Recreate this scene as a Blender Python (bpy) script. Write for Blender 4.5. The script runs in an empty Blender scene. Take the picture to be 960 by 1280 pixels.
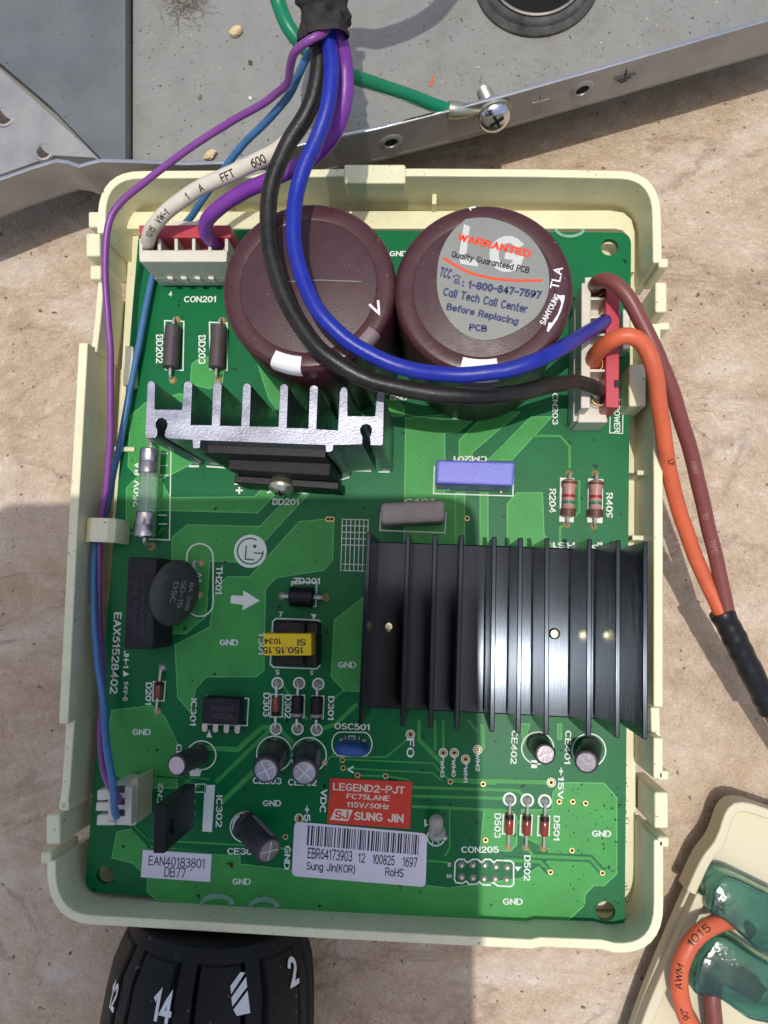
import bpy, bmesh, math, random
from mathutils import Vector, Matrix, noise as mnoise
random.seed(7)
K = 0.001                      # everything below is written in millimetres
scene = bpy.context.scene
COL = scene.collection

# ------------------------------------------------------------------ camera
FPX, CX, CY = 961.0, 480.0, 640.0          # focal length and centre in photo pixels (960 x 1280)
XC = Vector((0.996327, -0.035346, 0.077991))
YC = Vector((0.043686, 0.993194, -0.107968))
NC = Vector((-0.073644, 0.110979, 0.991090))
TC = Vector((-4.675327, -9.956587, -178.236603))
RW = Matrix((XC, YC, NC))                   # camera -> world
CAM = RW @ (-TC)

def U(u, v, z=0.0):
    """point at height z (mm above the board) seen at photo pixel u, v"""
    d = RW @ Vector(((u - CX) / FPX, -(v - CY) / FPX, -1.0))
    s = (z - CAM.z) / d.z
    return CAM + d * s

def pxmm(u, v, z=0.0):
    return 10.0 / (U(u + 10, v, z) - U(u, v, z)).length

cam_d = bpy.data.cameras.new('camera')
cam_d.sensor_fit = 'VERTICAL'; cam_d.sensor_height = 32.0
cam_d.lens = FPX / 1280.0 * 32.0
cam_d.clip_start = 0.004; cam_d.clip_end = 50.0
cam = bpy.data.objects.new('camera', cam_d); COL.objects.link(cam)
m = RW.to_4x4(); m.translation = CAM * K
cam.matrix_world = m
scene.camera = cam

# ------------------------------------------------------------------ light
ldir = (RW @ Vector(((541 - CX) / FPX, -(672 - CY) / FPX, -1.0))).normalized()   # way the sunlight travels
sun_d = bpy.data.lights.new('sun', 'SUN'); sun_d.energy = 2.4; sun_d.angle = math.radians(0.5)
sun_d.color = (1.0, 0.96, 0.89)
sun = bpy.data.objects.new('sun', sun_d); COL.objects.link(sun)
sun.rotation_euler = ldir.to_track_quat('-Z', 'Y').to_euler()
sun.location = (0, 0, 1)
world = bpy.data.worlds.new('World'); scene.world = world; world.use_nodes = True
wn = world.node_tree
sky = wn.nodes.new('ShaderNodeTexSky'); sky.sky_type = 'NISHITA'; sky.sun_disc = False
tol = -ldir
sky.sun_elevation = math.asin(tol.z); sky.sun_rotation = math.atan2(tol.x, tol.y)
sky.air_density = 1.0; sky.dust_density = 3.5; sky.ozone_density = 1.0
wn.links.new(sky.outputs[0], wn.nodes['Background'].inputs[0])
wn.nodes['Background'].inputs[1].default_value = 0.15
scene.view_settings.view_transform = 'Standard'; scene.view_settings.look = 'None'
scene.view_settings.exposure = 0.0; scene.view_settings.gamma = 1.0
scene.view_settings.use_curve_mapping = False
scene.cycles.max_bounces = 8
scene.cycles.use_denoising = True

# ------------------------------------------------------------------ materials
def lin(c):
    return tuple(((x / 255) / 12.92 if x / 255 <= 0.04045 else ((x / 255 + 0.055) / 1.055) ** 2.4) for x in c)

MATS = {}
def mat(name, rgb, rough=.5, metal=0., spec=.5, var=0.0, vscale=.3, bump=0., bscale=3., dust=0., dscale=.12,
        dcol=(150, 140, 125), coat=0., trans=0., ior=1.45, aniso=0., arot=0., vec=(1, 1, 1), specks=0., sscale=.8, scol=(40, 35, 28),
        rvar=0., alpha=1., sss=0.):
    if name in MATS: return MATS[name]
    ma = bpy.data.materials.new(name); ma.use_nodes = True
    nt = ma.node_tree; N = nt.nodes; L = nt.links
    b = N['Principled BSDF']
    b.inputs['Roughness'].default_value = rough; b.inputs['Metallic'].default_value = metal
    b.inputs['Specular IOR Level'].default_value = spec; b.inputs['IOR'].default_value = ior
    b.inputs['Coat Weight'].default_value = coat; b.inputs['Coat Roughness'].default_value = .12
    b.inputs['Transmission Weight'].default_value = trans
    b.inputs['Anisotropic'].default_value = aniso; b.inputs['Anisotropic Rotation'].default_value = arot
    b.inputs['Alpha'].default_value = alpha
    if aniso:
        tg = N.new('ShaderNodeCombineXYZ'); tg.inputs[0].default_value = 1.0; L.new(tg.outputs[0], b.inputs['Tangent'])
    c = lin(rgb) + (1,)
    tc = N.new('ShaderNodeTexCoord'); mp = N.new('ShaderNodeMapping')
    mp.inputs['Scale'].default_value = (1000 * vec[0], 1000 * vec[1], 1000 * vec[2])
    L.new(tc.outputs['Object'], mp.inputs[0])
    def nz(scale, detail=3., rgh=.6):
        n = N.new('ShaderNodeTexNoise'); n.inputs['Scale'].default_value = scale
        n.inputs['Detail'].default_value = detail; n.inputs['Roughness'].default_value = rgh
        L.new(mp.outputs[0], n.inputs['Vector']); return n.outputs[0]
    def ramp(src, lo, hi):
        r = N.new('ShaderNodeMapRange'); r.inputs[1].default_value = lo; r.inputs[2].default_value = hi
        L.new(src, r.inputs[0]); return r.outputs[0]
    def mix(f, a, bb):
        x = N.new('ShaderNodeMix'); x.data_type = 'RGBA'
        if hasattr(f, 'default_value'): L.new(f, x.inputs[0])
        else: x.inputs[0].default_value = f
        for v, s in ((a, x.inputs[6]), (bb, x.inputs[7])):
            if isinstance(v, tuple): s.default_value = v
            else: L.new(v, s)
        return x.outputs[2]
    col = c
    if var:
        lo = tuple(x * (1 - var) for x in c[:3]) + (1,); hi = tuple(min(1, x * (1 + var)) for x in c[:3]) + (1,)
        col = mix(ramp(nz(vscale, 5), .3, .7), lo, hi)
    if dust:
        f = ramp(nz(dscale, 6, .7), .5 - .25 * dust, .5 + .35)
        ml = N.new('ShaderNodeMath'); ml.operation = 'MULTIPLY'; ml.inputs[1].default_value = min(1, dust); L.new(f, ml.inputs[0])
        col = mix(ml.outputs[0], col, lin(dcol) + (1,))
    if specks:
        f = ramp(nz(sscale, 2, .5), .72 - .1 * specks, .76 - .1 * specks)
        col = mix(f, col, lin(scol) + (1,))
    if isinstance(col, tuple): b.inputs['Base Color'].default_value = col
    else: L.new(col, b.inputs['Base Color'])
    if rvar:
        L.new(ramp(nz(vscale * 2.3, 4), .2, .8), (r := N.new('ShaderNodeMapRange')).inputs[0])
        r.inputs[3].default_value = max(.03, rough - rvar); r.inputs[4].default_value = min(1, rough + rvar)
        L.new(r.outputs[0], b.inputs['Roughness'])
    if bump:
        bp = N.new('ShaderNodeBump'); bp.inputs['Strength'].default_value = bump; bp.inputs['Distance'].default_value = .0003
        L.new(nz(bscale, 4), bp.inputs['Height']); L.new(bp.outputs[0], b.inputs['Normal'])
    MATS[name] = ma
    return ma

M_tray = mat('cream plastic', (229, 225, 188), .38, var=.08, vscale=.04, bump=.16, bscale=1.2, dust=.5, dscale=.07, dcol=(188, 177, 136), specks=.1, sscale=1.0, scol=(116, 104, 82), rvar=.1)
M_tray2 = mat('ivory plastic', (206, 198, 170), .45, var=.05, vscale=.05, bump=.08, bscale=1.2, dust=.2, dscale=.05, dcol=(180, 168, 136))
M_pcb = mat('solder mask green', (0, 102, 55), .40, spec=.22, var=.14, vscale=.06, bump=.08, bscale=1.6, dust=.10, dscale=.3, dcol=(24, 84, 54), specks=.2, sscale=.45, scol=(8, 44, 30))
M_pour = mat('copper pour green', (64, 150, 74), .40, spec=.22, var=.14, vscale=.08, bump=.2, bscale=2.5, dust=.2, dscale=.25, dcol=(46, 116, 58), specks=.32, sscale=.4, scol=(20, 52, 32))
M_fr4 = mat('board edge', (150, 140, 90), .7, var=.1)
M_silk = mat('silkscreen white', (220, 228, 218), .6, var=.06, vscale=1.)
M_tin = mat('solder tin', (206, 200, 192), .3, metal=.55, var=.15, vscale=.8, bump=.2, bscale=1.5, dust=.15, dscale=.7, dcol=(130, 105, 85))
M_gold = mat('flux stained solder', (206, 176, 122), .4, metal=.35, var=.25, vscale=1.0)
M_dark = mat('drill hole dark', (12, 14, 12), .7)
M_sleeve = mat('maroon sleeve', (70, 37, 42), .3, var=.08, vscale=.15, bump=.12, bscale=.7, dust=.16, dscale=.2, dcol=(98, 72, 74), specks=.1, sscale=1.1, scol=(130, 110, 105), rvar=.08)
M_sleeve_top = mat('maroon vinyl disc', (68, 42, 46), .40, var=.12, vscale=.12, bump=.16, bscale=2.6, dust=.25, dscale=.15, dcol=(92, 72, 74), specks=.14, sscale=1.5, scol=(120, 100, 98), rvar=.1)
M_slv = mat('sleeve side', (50, 40, 44), .42, var=.1, vscale=.2, bump=.3, bscale=2.0)
M_labelg = mat('grey foil label', (132, 134, 128), .42, metal=.1, var=.06, vscale=.1, bump=.12, bscale=.6, dust=.1, dscale=.2, dcol=(110, 108, 100))
M_orange_p = mat('orange print', (222, 66, 30), .5)
M_navy = mat('navy print', (44, 50, 92), .5)
M_blackp = mat('black print', (22, 20, 24), .5)
M_pale = mat('pale print', (190, 194, 188), .5)
M_whitep = mat('white print', (226, 224, 222), .5, var=.05, vscale=1.)
M_alu = mat('sawn aluminium', (150, 152, 164), .34, metal=.95, var=.32, vscale=.09, bump=.16, bscale=2.4, vec=(.7, 1.3, 1), rvar=.18)
M_ablack = mat('black anodised aluminium', (43, 47, 53), .21, metal=1.0, var=.06, vscale=.5, bump=.04, bscale=1.6, vec=(2.4, .12, .12), aniso=.9)
M_blk = mat('black epoxy', (22, 21, 24), .45, spec=.35, var=.1, vscale=.4, bump=.2, bscale=2.5, dust=.10, dscale=.4, dcol=(70, 66, 64))
M_blkdust = mat('dusty black plastic', (34, 32, 37), .6, spec=.3, var=.1, vscale=.4, bump=.3, bscale=2.2, dust=.3, dscale=.3, dcol=(78, 74, 78))
M_wplastic = mat('white nylon', (212, 207, 192), .42, var=.06, vscale=.2, bump=.12, bscale=1.4, dust=.3, dscale=.25, dcol=(172, 158, 122))
M_red = mat('red nylon', (186, 62, 74), .4, var=.08, vscale=.3, bump=.1, bscale=1.2, dust=.15, dscale=.3, dcol=(120, 60, 60))
M_bluecap = mat('periwinkle epoxy case', (108, 112, 204), .36, var=.04, vscale=.4, bump=.12, bscale=2.2, specks=.15, sscale=1.5, scol=(170, 170, 225))
M_browncap = mat('dusty film capacitor', (168, 156, 150), .65, var=.12, vscale=.3, bump=.4, bscale=1.8, specks=.3, sscale=.5, scol=(50, 42, 38))
M_glass = mat('clear glass', (235, 245, 240), .05, trans=.85, ior=1.3, alpha=.55)
M_led = mat('clear epoxy', (235, 230, 225), .12, trans=.7, ior=1.4)
M_capend = mat('nickel end cap', (200, 192, 188), .28, metal=.95, var=.2, vscale=.4, dust=.2, dscale=.4, dcol=(120, 100, 96), bump=.3, bscale=.8)
M_capal = mat('aluminium can top', (168, 162, 166), .42, metal=.6, var=.2, vscale=.7, bump=.4, bscale=1.0, dust=.2, dscale=.5, dcol=(110, 102, 104))
M_capsl = mat('dark capacitor sleeve', (52, 47, 52), .4, var=.15, vscale=.4, bump=.2, bscale=1.5, dust=.25, dscale=.4, dcol=(104, 98, 98))
M_yellow = mat('yellow tape', (226, 190, 16), .42, var=.05, vscale=.3, bump=.1, bscale=1.)
M_reddiode = mat('red glass diode', (140, 52, 40), .2, var=.2, vscale=1., coat=.4)
M_resist = mat('salmon resistor body', (176, 132, 122), .38, var=.1, vscale=.8)
M_bgreen = mat('green colour band', (44, 112, 84), .4)
M_bred = mat('red colour band', (150, 36, 34), .4)
M_bbrown = mat('brown colour band', (96, 62, 50), .5, var=.2, vscale=2.)
M_blueosc = mat('blue ceramic', (44, 80, 142), .5, var=.2, vscale=.5, bump=.6, bscale=1.2, specks=.5, sscale=.7, scol=(16, 28, 50))
M_redst = mat('red sticker', (206, 54, 32), .55, var=.07, vscale=.3, specks=.2, sscale=.5, scol=(120, 40, 26))
M_paper = mat('white sticker', (222, 216, 226), .55, var=.03, vscale=.2, specks=.15, sscale=.4, scol=(150, 140, 140))
M_blackw = mat('black wire insulation', (24, 23, 24), .38, var=.14, vscale=.3, bump=.2, bscale=1.0, dust=.36, dscale=.12, dcol=(82, 75, 68), rvar=.1)
M_bluew = mat('blue wire insulation', (22, 40, 150), .36, var=.1, vscale=.3, bump=.2, bscale=.9, dust=.22, dscale=.10, dcol=(80, 86, 124))
M_purplew = mat('purple wire insulation', (116, 50, 150), .38, var=.1, vscale=.3, bump=.2, bscale=.9, dust=.3, dscale=.12, dcol=(140, 104, 140))
M_thinp = mat('thin purple insulation', (124, 66, 138), .36, var=.1, vscale=.3, bump=.08, bscale=1.3, dust=.12, dscale=.1, dcol=(168, 120, 160))
M_thinb = mat('thin blue insulation', (62, 110, 158), .4, var=.12, vscale=.3, bump=.2, bscale=1., dust=.3, dscale=.14, dcol=(96, 114, 124))
M_whitew = mat('white wire insulation', (212, 202, 186), .42, var=.06, vscale=.3, dust=.2, dscale=.1, dcol=(150, 136, 118))
M_greenw = mat('green wire insulation', (14, 124, 88), .36, var=.08, vscale=.3, dust=.12, dscale=.14, dcol=(60, 110, 80))
M_orangew = mat('orange wire insulation', (210, 100, 64), .42, var=.08, vscale=.3, bump=.2, bscale=.9, dust=.45, dscale=.06, dcol=(140, 86, 70))
M_brownw = mat('brown wire insulation', (124, 68, 64), .4, var=.08, vscale=.3, dust=.3, dscale=.08, dcol=(110, 82, 74))
M_shrink = mat('black heat shrink', (24, 23, 24), .36, var=.1, vscale=.3, bump=.35, bscale=.5)
M_tape = mat('black cloth tape', (36, 34, 34), .78, var=.3, vscale=.5, bump=1., bscale=1.4, dust=.42, dscale=.25, dcol=(84, 80, 76))
M_pan = mat('dirty galvanised steel', (152, 154, 149), .48, metal=.25, var=.18, vscale=.05, bump=.25, bscale=.6, dust=.9, dscale=.05, dcol=(104, 97, 86), specks=.38, sscale=1.1, scol=(76, 68, 58), rvar=.18)
M_lip = mat('galvanised lip', (158, 158, 156), .42, metal=.45, var=.16, vscale=.06, bump=.1, bscale=.5, dust=.45, dscale=.08, dcol=(112, 106, 100), rvar=.12)
M_plate = mat('blue grey steel plate', (116, 122, 121), .4, metal=.55, var=.16, vscale=.03, bump=.08, bscale=.6, rvar=.14, dust=.45, dscale=.04, dcol=(104, 102, 97), specks=.2, sscale=.9, scol=(84, 82, 78))
M_chrome = mat('bright screw', (222, 222, 222), .15, metal=1., var=.1, vscale=.4)
M_thread = mat('zinc thread', (190, 184, 168), .35, metal=.85, var=.2, vscale=.8)
M_brass = mat('brass screw', (206, 204, 176), .28, metal=.9, var=.15, vscale=.6)
M_rubber = mat('dusty rubber', (46, 46, 46), .75, var=.2, vscale=.2, bump=.3, bscale=1., dust=.65, dscale=.15, dcol=(126, 122, 116))
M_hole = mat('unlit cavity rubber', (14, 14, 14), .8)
M_stone = mat('stone chip', (206, 184, 140), .75, var=.2, vscale=.5, bump=.6, bscale=1.)
M_lint = mat('grey lint', (120, 108, 92), .9, var=.3, vscale=.6)
M_collar = mat('black moulded collar', (15, 15, 17), .5, spec=.35, var=.12, vscale=.3, bump=.35, bscale=2.4, dust=.06, dscale=.3, dcol=(52, 52, 58), specks=.08, sscale=.9, scol=(100, 100, 100))
M_drillred = mat('red tool housing', (176, 24, 26), .4)
M_greenc = mat('translucent green cover', (146, 200, 190), .1, trans=.95, ior=1.36, bump=.6, bscale=.4, var=.2, vscale=.18, dust=.2, dscale=.25, dcol=(104, 122, 116), rvar=.08)
M_edge = mat('mask over copper edge', (98, 176, 104), .4, spec=.22, var=.2, vscale=.3)
M_copper = mat('oxidised copper terminal', (112, 80, 66), .5, metal=.6, var=.3, vscale=.4, bump=.5, bscale=1.)
M_device = mat('dark shadow slab', (18, 18, 20), .3)

def tile_material():
    ma = bpy.data.materials.new('travertine tile'); ma.use_nodes = True
    nt = ma.node_tree; N = nt.nodes; L = nt.links; b = N['Principled BSDF']
    tc = N.new('ShaderNodeTexCoord'); mp = N.new('ShaderNodeMapping')
    mp.inputs['Scale'].default_value = (1000, 1000, 1000); mp.inputs['Rotation'].default_value = (0, 0, math.radians(-14))
    L.new(tc.outputs['Object'], mp.inputs[0])
    st = N.new('ShaderNodeMapping'); st.inputs['Scale'].default_value = (.5, 1.0, 1); L.new(mp.outputs[0], st.inputs[0])
    def nz(src, scale, det=6, r=.62, dist=0.):
        n = N.new('ShaderNodeTexNoise'); n.inputs['Scale'].default_value = scale; n.inputs['Detail'].default_value = det
        n.inputs['Roughness'].default_value = r; n.inputs['Distortion'].default_value = dist; L.new(src.outputs[0], n.inputs['Vector']); return n.outputs[0]
    def rmp(src, stops):
        r = N.new('ShaderNodeValToRGB'); e = r.color_ramp.elements
        e[0].position, e[0].color = stops[0][0], lin(stops[0][1]) + (1,)
        e[1].position, e[1].color = stops[-1][0], lin(stops[-1][1]) + (1,)
        for p, c in stops[1:-1]:
            x = e.new(p); x.color = lin(c) + (1,)
        L.new(src, r.inputs[0]); return r.outputs[0]
    def mixc(f, a, c, mode='MIX'):
        x = N.new('ShaderNodeMix'); x.data_type = 'RGBA'; x.blend_type = mode
        if isinstance(f, float): x.inputs[0].default_value = f
        else: L.new(f, x.inputs[0])
        L.new(a, x.inputs[6])
        if isinstance(c, tuple): x.inputs[7].default_value = c
        else: L.new(c, x.inputs[7])
        return x.outputs[2]
    def rng(src, lo, hi, a=0., bb=1.):
        r = N.new('ShaderNodeMapRange'); r.inputs[1].default_value = lo; r.inputs[2].default_value = hi
        r.inputs[3].default_value = a; r.inputs[4].default_value = bb; L.new(src, r.inputs[0]); return r.outputs[0]
    base = rmp(nz(st, .024, 9, .66, 1.5), [(.32, (122, 92, 66)), (.41, (156, 128, 98)), (.48, (180, 156, 128)), (.54, (188, 168, 148)), (.6, (206, 192, 180)), (.7, (222, 214, 206))])
    fine = rmp(nz(mp, .2, 9, .74, .6), [(.3, (108, 86, 64)), (.42, (158, 136, 108)), (.55, (182, 162, 136)), (.68, (214, 204, 188))])
    col = mixc(.45, base, fine)
    grit = rmp(nz(mp, 1.6, 3, .6), [(.3, (150, 132, 112)), (.5, (190, 172, 150)), (.7, (226, 216, 204))])
    col = mixc(.22, col, grit)
    # thin dark veins
    v = nz(st, .028, 5, .6, 1.2)
    d = N.new('ShaderNodeMath'); d.operation = 'SUBTRACT'; d.inputs[1].default_value = .5; L.new(v, d.inputs[0])
    ab = N.new('ShaderNodeMath'); ab.operation = 'ABSOLUTE'; L.new(d.outputs[0], ab.inputs[0])
    vm = rng(ab.outputs[0], .0, .03, .5, 0.)
    vb = N.new('ShaderNodeMath'); vb.operation = 'MULTIPLY'; L.new(vm, vb.inputs[0]); L.new(rng(nz(mp, .035, 4), .42, .58), vb.inputs[1])
    col = mixc(vb.outputs[0], col, lin((120, 92, 76)) + (1,))
    # pits
    pit = rng(nz(mp, .5, 3, .55), .665, .70)
    col = mixc(pit, col, lin((104, 80, 62)) + (1,))
    L.new(col, b.inputs['Base Color'])
    b.inputs['Specular IOR Level'].default_value = .45
    L.new(rng(nz(mp, .5, 4), .3, .7, .16, .5), b.inputs['Roughness'])
    bp = N.new('ShaderNodeBump'); bp.inputs['Strength'].default_value = .6; bp.inputs['Distance'].default_value = .0008
    L.new(nz(mp, .7, 5, .6), bp.inputs['Height']); L.new(bp.outputs[0], b.inputs['Normal'])
    return ma
M_tile = tile_material()

# ------------------------------------------------------------------ mesh helpers
class MB:
    def __init__(s): s.v = []; s.f = []; s.mi = []; s.m = 0
    def add(s, vs, fs):
        o = len(s.v); s.v += [Vector(x) for x in vs]
        for f in fs: s.f.append([i + o for i in f]); s.mi.append(s.m)
        return s
    def prism(s, pts, z0, z1, top=None):
        n = len(pts); p = [(q[0], q[1]) for q in pts]
        area = sum(p[i][0] * p[(i + 1) % n][1] - p[(i + 1) % n][0] * p[i][1] for i in range(n))
        if area < 0: p = p[::-1]
        t = p if top is None else [(q[0], q[1]) for q in (top[::-1] if area < 0 else top)]
        vs = [(x, y, z0) for x, y in p] + [(x, y, z1) for x, y in t]
        fs = [list(range(n))[::-1], list(range(n, 2 * n))] + [[i, (i + 1) % n, n + (i + 1) % n, n + i] for i in range(n)]
        return s.add(vs, fs)
    def boxm(s, mtx, sx, sy, sz):
        vs = [mtx @ Vector((a * sx / 2, b * sy / 2, c * sz / 2)) for c in (-1, 1) for a, b in ((-1, -1), (1, -1), (1, 1), (-1, 1))]
        return s.add(vs, [[3, 2, 1, 0], [4, 5, 6, 7], [0, 1, 5, 4], [1, 2, 6, 5], [2, 3, 7, 6], [3, 0, 4, 7]])
    def stroke(s, pts, w, z0, z1, closed=False):
        P = [Vector((q[0], q[1])) for q in pts]; n = len(P); A = []; B = []
        if isinstance(w, (int, float)): w = [w] * n
        for i in range(n):
            if closed: a, c = P[i - 1], P[(i + 1) % n]
            else: a, c = P[max(0, i - 1)], P[min(n - 1, i + 1)]
            d1 = (P[i] - a); d2 = (c - P[i])
            if d1.length < 1e-9: d1 = d2
            if d2.length < 1e-9: d2 = d1
            d1 = d1.normalized(); d2 = d2.normalized()
            n1 = Vector((-d1.y, d1.x)); n2 = Vector((-d2.y, d2.x)); mm = n1 + n2
            mm = n1 if mm.length < 1e-6 else mm.normalized()
            k = min(2.0, 1 / max(.3, mm.dot(n1))) * w[i] / 2
            A.append(P[i] + mm * k); B.append(P[i] - mm * k)
        vs = [(p.x, p.y, z) for z in (z0, z1) for L in (A, B) for p in L]
        fs = []
        for i in range(n if closed else n - 1):
            j = (i + 1) % n
            a0, a1, b0, b1 = i, j, n + i, n + j
            A0, A1, B0, B1 = [x + 2 * n for x in (a0, a1, b0, b1)]
            fs += [[A0, B0, B1, A1], [a0, a1, b1, b0], [a0, A0, A1, a1], [b0, b1, B1, B0]]
        if not closed:
            fs += [[0, n, 3 * n, 2 * n], [n - 1, 3 * n - 1, 4 * n - 1, 2 * n - 1]]
        return s.add(vs, fs)
    def tube(s, path, r, seg=14, caps=True):
        n = len(path); rs = r if isinstance(r, (list, tuple)) else [r] * n
        fr = frames(path); vs = []; fs = []
        for i, (p, t, u, w) in enumerate(fr):
            for k in range(seg):
                a = 2 * math.pi * k / seg
                vs.append(p + (u * math.cos(a) + w * math.sin(a)) * rs[i])
        for i in range(n - 1):
            for k in range(seg):
                k2 = (k + 1) % seg
                fs.append([i * seg + k, i * seg + k2, (i + 1) * seg + k2, (i + 1) * seg + k])
        if caps: fs += [list(range(seg))[::-1], [(n - 1) * seg + k for k in range(seg)]]
        return s.add(vs, fs)
    def lathe(s, prof, mtx=None, seg=24, close=False, rfun=None):
        """prof: (radius, height) list; radius 0 makes a pole"""
        vs = []; fs = []; idx = []
        for r, h in prof:
            if r < 1e-6: idx.append([len(vs)] * seg); vs.append(Vector((0, 0, h)))
            else:
                idx.append(list(range(len(vs), len(vs) + seg)))
                for k in range(seg):
                    a = 2 * math.pi * k / seg; rr = r if rfun is None else rfun(r, h, a)
                    vs.append(Vector((rr * math.cos(a), rr * math.sin(a), h)))
        pairs = [(i, i + 1) for i in range(len(prof) - 1)] + ([(len(prof) - 1, 0)] if close else [])
        for i, j in pairs:
            for k in range(seg):
                q = [idx[i][k], idx[i][(k + 1) % seg], idx[j][(k + 1) % seg], idx[j][k]]
                q2 = []
                for x in q:
                    if x not in q2: q2.append(x)
                if len(q2) > 2: fs.append(q2)
        if mtx is not None: vs = [mtx @ x for x in vs]
        return s.add(vs, fs)

def frames(path):
    n = len(path); T = []
    for i in range(n):
        t = path[min(n - 1, i + 1)] - path[max(0, i - 1)]; T.append(t.normalized())
    u = Vector((0, 0, 1)); u = (u - T[0] * u.dot(T[0]))
    if u.length < 1e-3: u = Vector((1, 0, 0)) - T[0] * T[0].x
    u.normalize(); out = []
    for i in range(n):
        u = (u - T[i] * u.dot(T[i])).normalized(); out.append((path[i], T[i], u, T[i].cross(u)))
    return out

def spline(pts, step=1.2):
    P = [Vector(p) for p in pts]; P = [P[0] * 2 - P[1]] + P + [P[-1] * 2 - P[-2]]; out = []
    for i in range(1, len(P) - 2):
        p0, p1, p2, p3 = P[i - 1:i + 3]; n = max(2, int((p2 - p1).length / step))
        for k in range(n):
            t = k / n
            out.append(.5 * ((2 * p1) + (p2 - p0) * t + (2 * p0 - 5 * p1 + 4 * p2 - p3) * t * t + (3 * p1 - p0 - 3 * p2 + p3) * t ** 3))
    out.append(P[-2]); return out

def px(pts, z): return [U(a, b, z) for a, b in pts]
def pz(pts): return [U(a, b, c) for a, b, c in pts]
def rpoly(pts, r, n=5):
    P = [Vector((p[0], p[1])) for p in pts]; out = []; N = len(P)
    for i in range(N):
        a, b, c = P[i - 1], P[i], P[(i + 1) % N]
        d1 = (a - b); d2 = (c - b); rr = min(r, d1.length * .45, d2.length * .45)
        q1 = b + d1.normalized() * rr; q2 = b + d2.normalized() * rr
        for k in range(n + 1):
            t = k / n; out.append(q1 * (1 - t) ** 2 + b * 2 * t * (1 - t) + q2 * t * t)
    return out
def circ(c, r, n=24): return [Vector((c[0] + r * math.cos(2 * math.pi * k / n), c[1] + r * math.sin(2 * math.pi * k / n))) for k in range(n)]

def plate(outer, holes, z0, z1, mb=None):
    mb = mb or MB(); bm = bmesh.new(); edges = []
    for loop in [outer] + holes:
        vs = [bm.verts.new((p[0], p[1], z0)) for p in loop]
        edges += [bm.edges.new((vs[i], vs[(i + 1) % len(vs)])) for i in range(len(vs))]
    bmesh.ops.triangle_fill(bm, use_beauty=True, use_dissolve=False, edges=edges)
    g = bmesh.ops.extrude_face_region(bm, geom=bm.faces[:])
    bmesh.ops.translate(bm, vec=(0, 0, z1 - z0), verts=[e for e in g['geom'] if isinstance(e, bmesh.types.BMVert)])
    bmesh.ops.recalc_face_normals(bm, faces=bm.faces[:])
    bm.verts.index_update()
    mb.add([v.co.copy() for v in bm.verts], [[v.index for v in f.verts] for f in bm.faces]); bm.free()
    return mb

WL = {}
def obj(name, mb, mats, parent=None, bevel=0., smooth=38, label=None, kind=None, cat=None, group=None, recalc=True, seg=2):
    lo = Vector([min(v[i] for v in mb.v) for i in range(3)]); hi = Vector([max(v[i] for v in mb.v) for i in range(3)])
    c = (lo + hi) / 2
    if parent is None: c.z = lo.z
    me = bpy.data.meshes.new(name); me.from_pydata([(v - c) * K for v in mb.v], [], mb.f)
    mats = mats if isinstance(mats, (list, tuple)) else [mats]
    for x in mats: me.materials.append(x)
    me.polygons.foreach_set('material_index', mb.mi)
    if recalc:
        bm = bmesh.new(); bm.from_mesh(me); bmesh.ops.recalc_face_normals(bm, faces=bm.faces[:]); bm.to_mesh(me); bm.free()
    if smooth:
        me.polygons.foreach_set('use_smooth', [True] * len(me.polygons)); me.set_sharp_from_angle(angle=math.radians(smooth))
    o = bpy.data.objects.new(name, me); COL.objects.link(o)
    WL[o.name] = c
    if parent: o.parent = parent; o.location = (c - WL[parent.name]) * K
    else: o.location = c * K
    if bevel:
        b = o.modifiers.new('bevel', 'BEVEL'); b.width = bevel * K; b.segments = seg; b.limit_method = 'ANGLE'; b.angle_limit = math.radians(35)
        b.harden_normals = True
    if label: o['label'] = label
    if kind: o['kind'] = kind
    if cat: o['category'] = cat
    if group: o['group'] = group
    return o
def thing(name, label, cat, base, group=None):
    o = bpy.data.objects.new(name, None); COL.objects.link(o); o.location = Vector(base) * K; o.empty_display_size = .005
    WL[o.name] = Vector(base); o['label'] = label; o['category'] = cat
    if group: o['group'] = group
    return o

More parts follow.
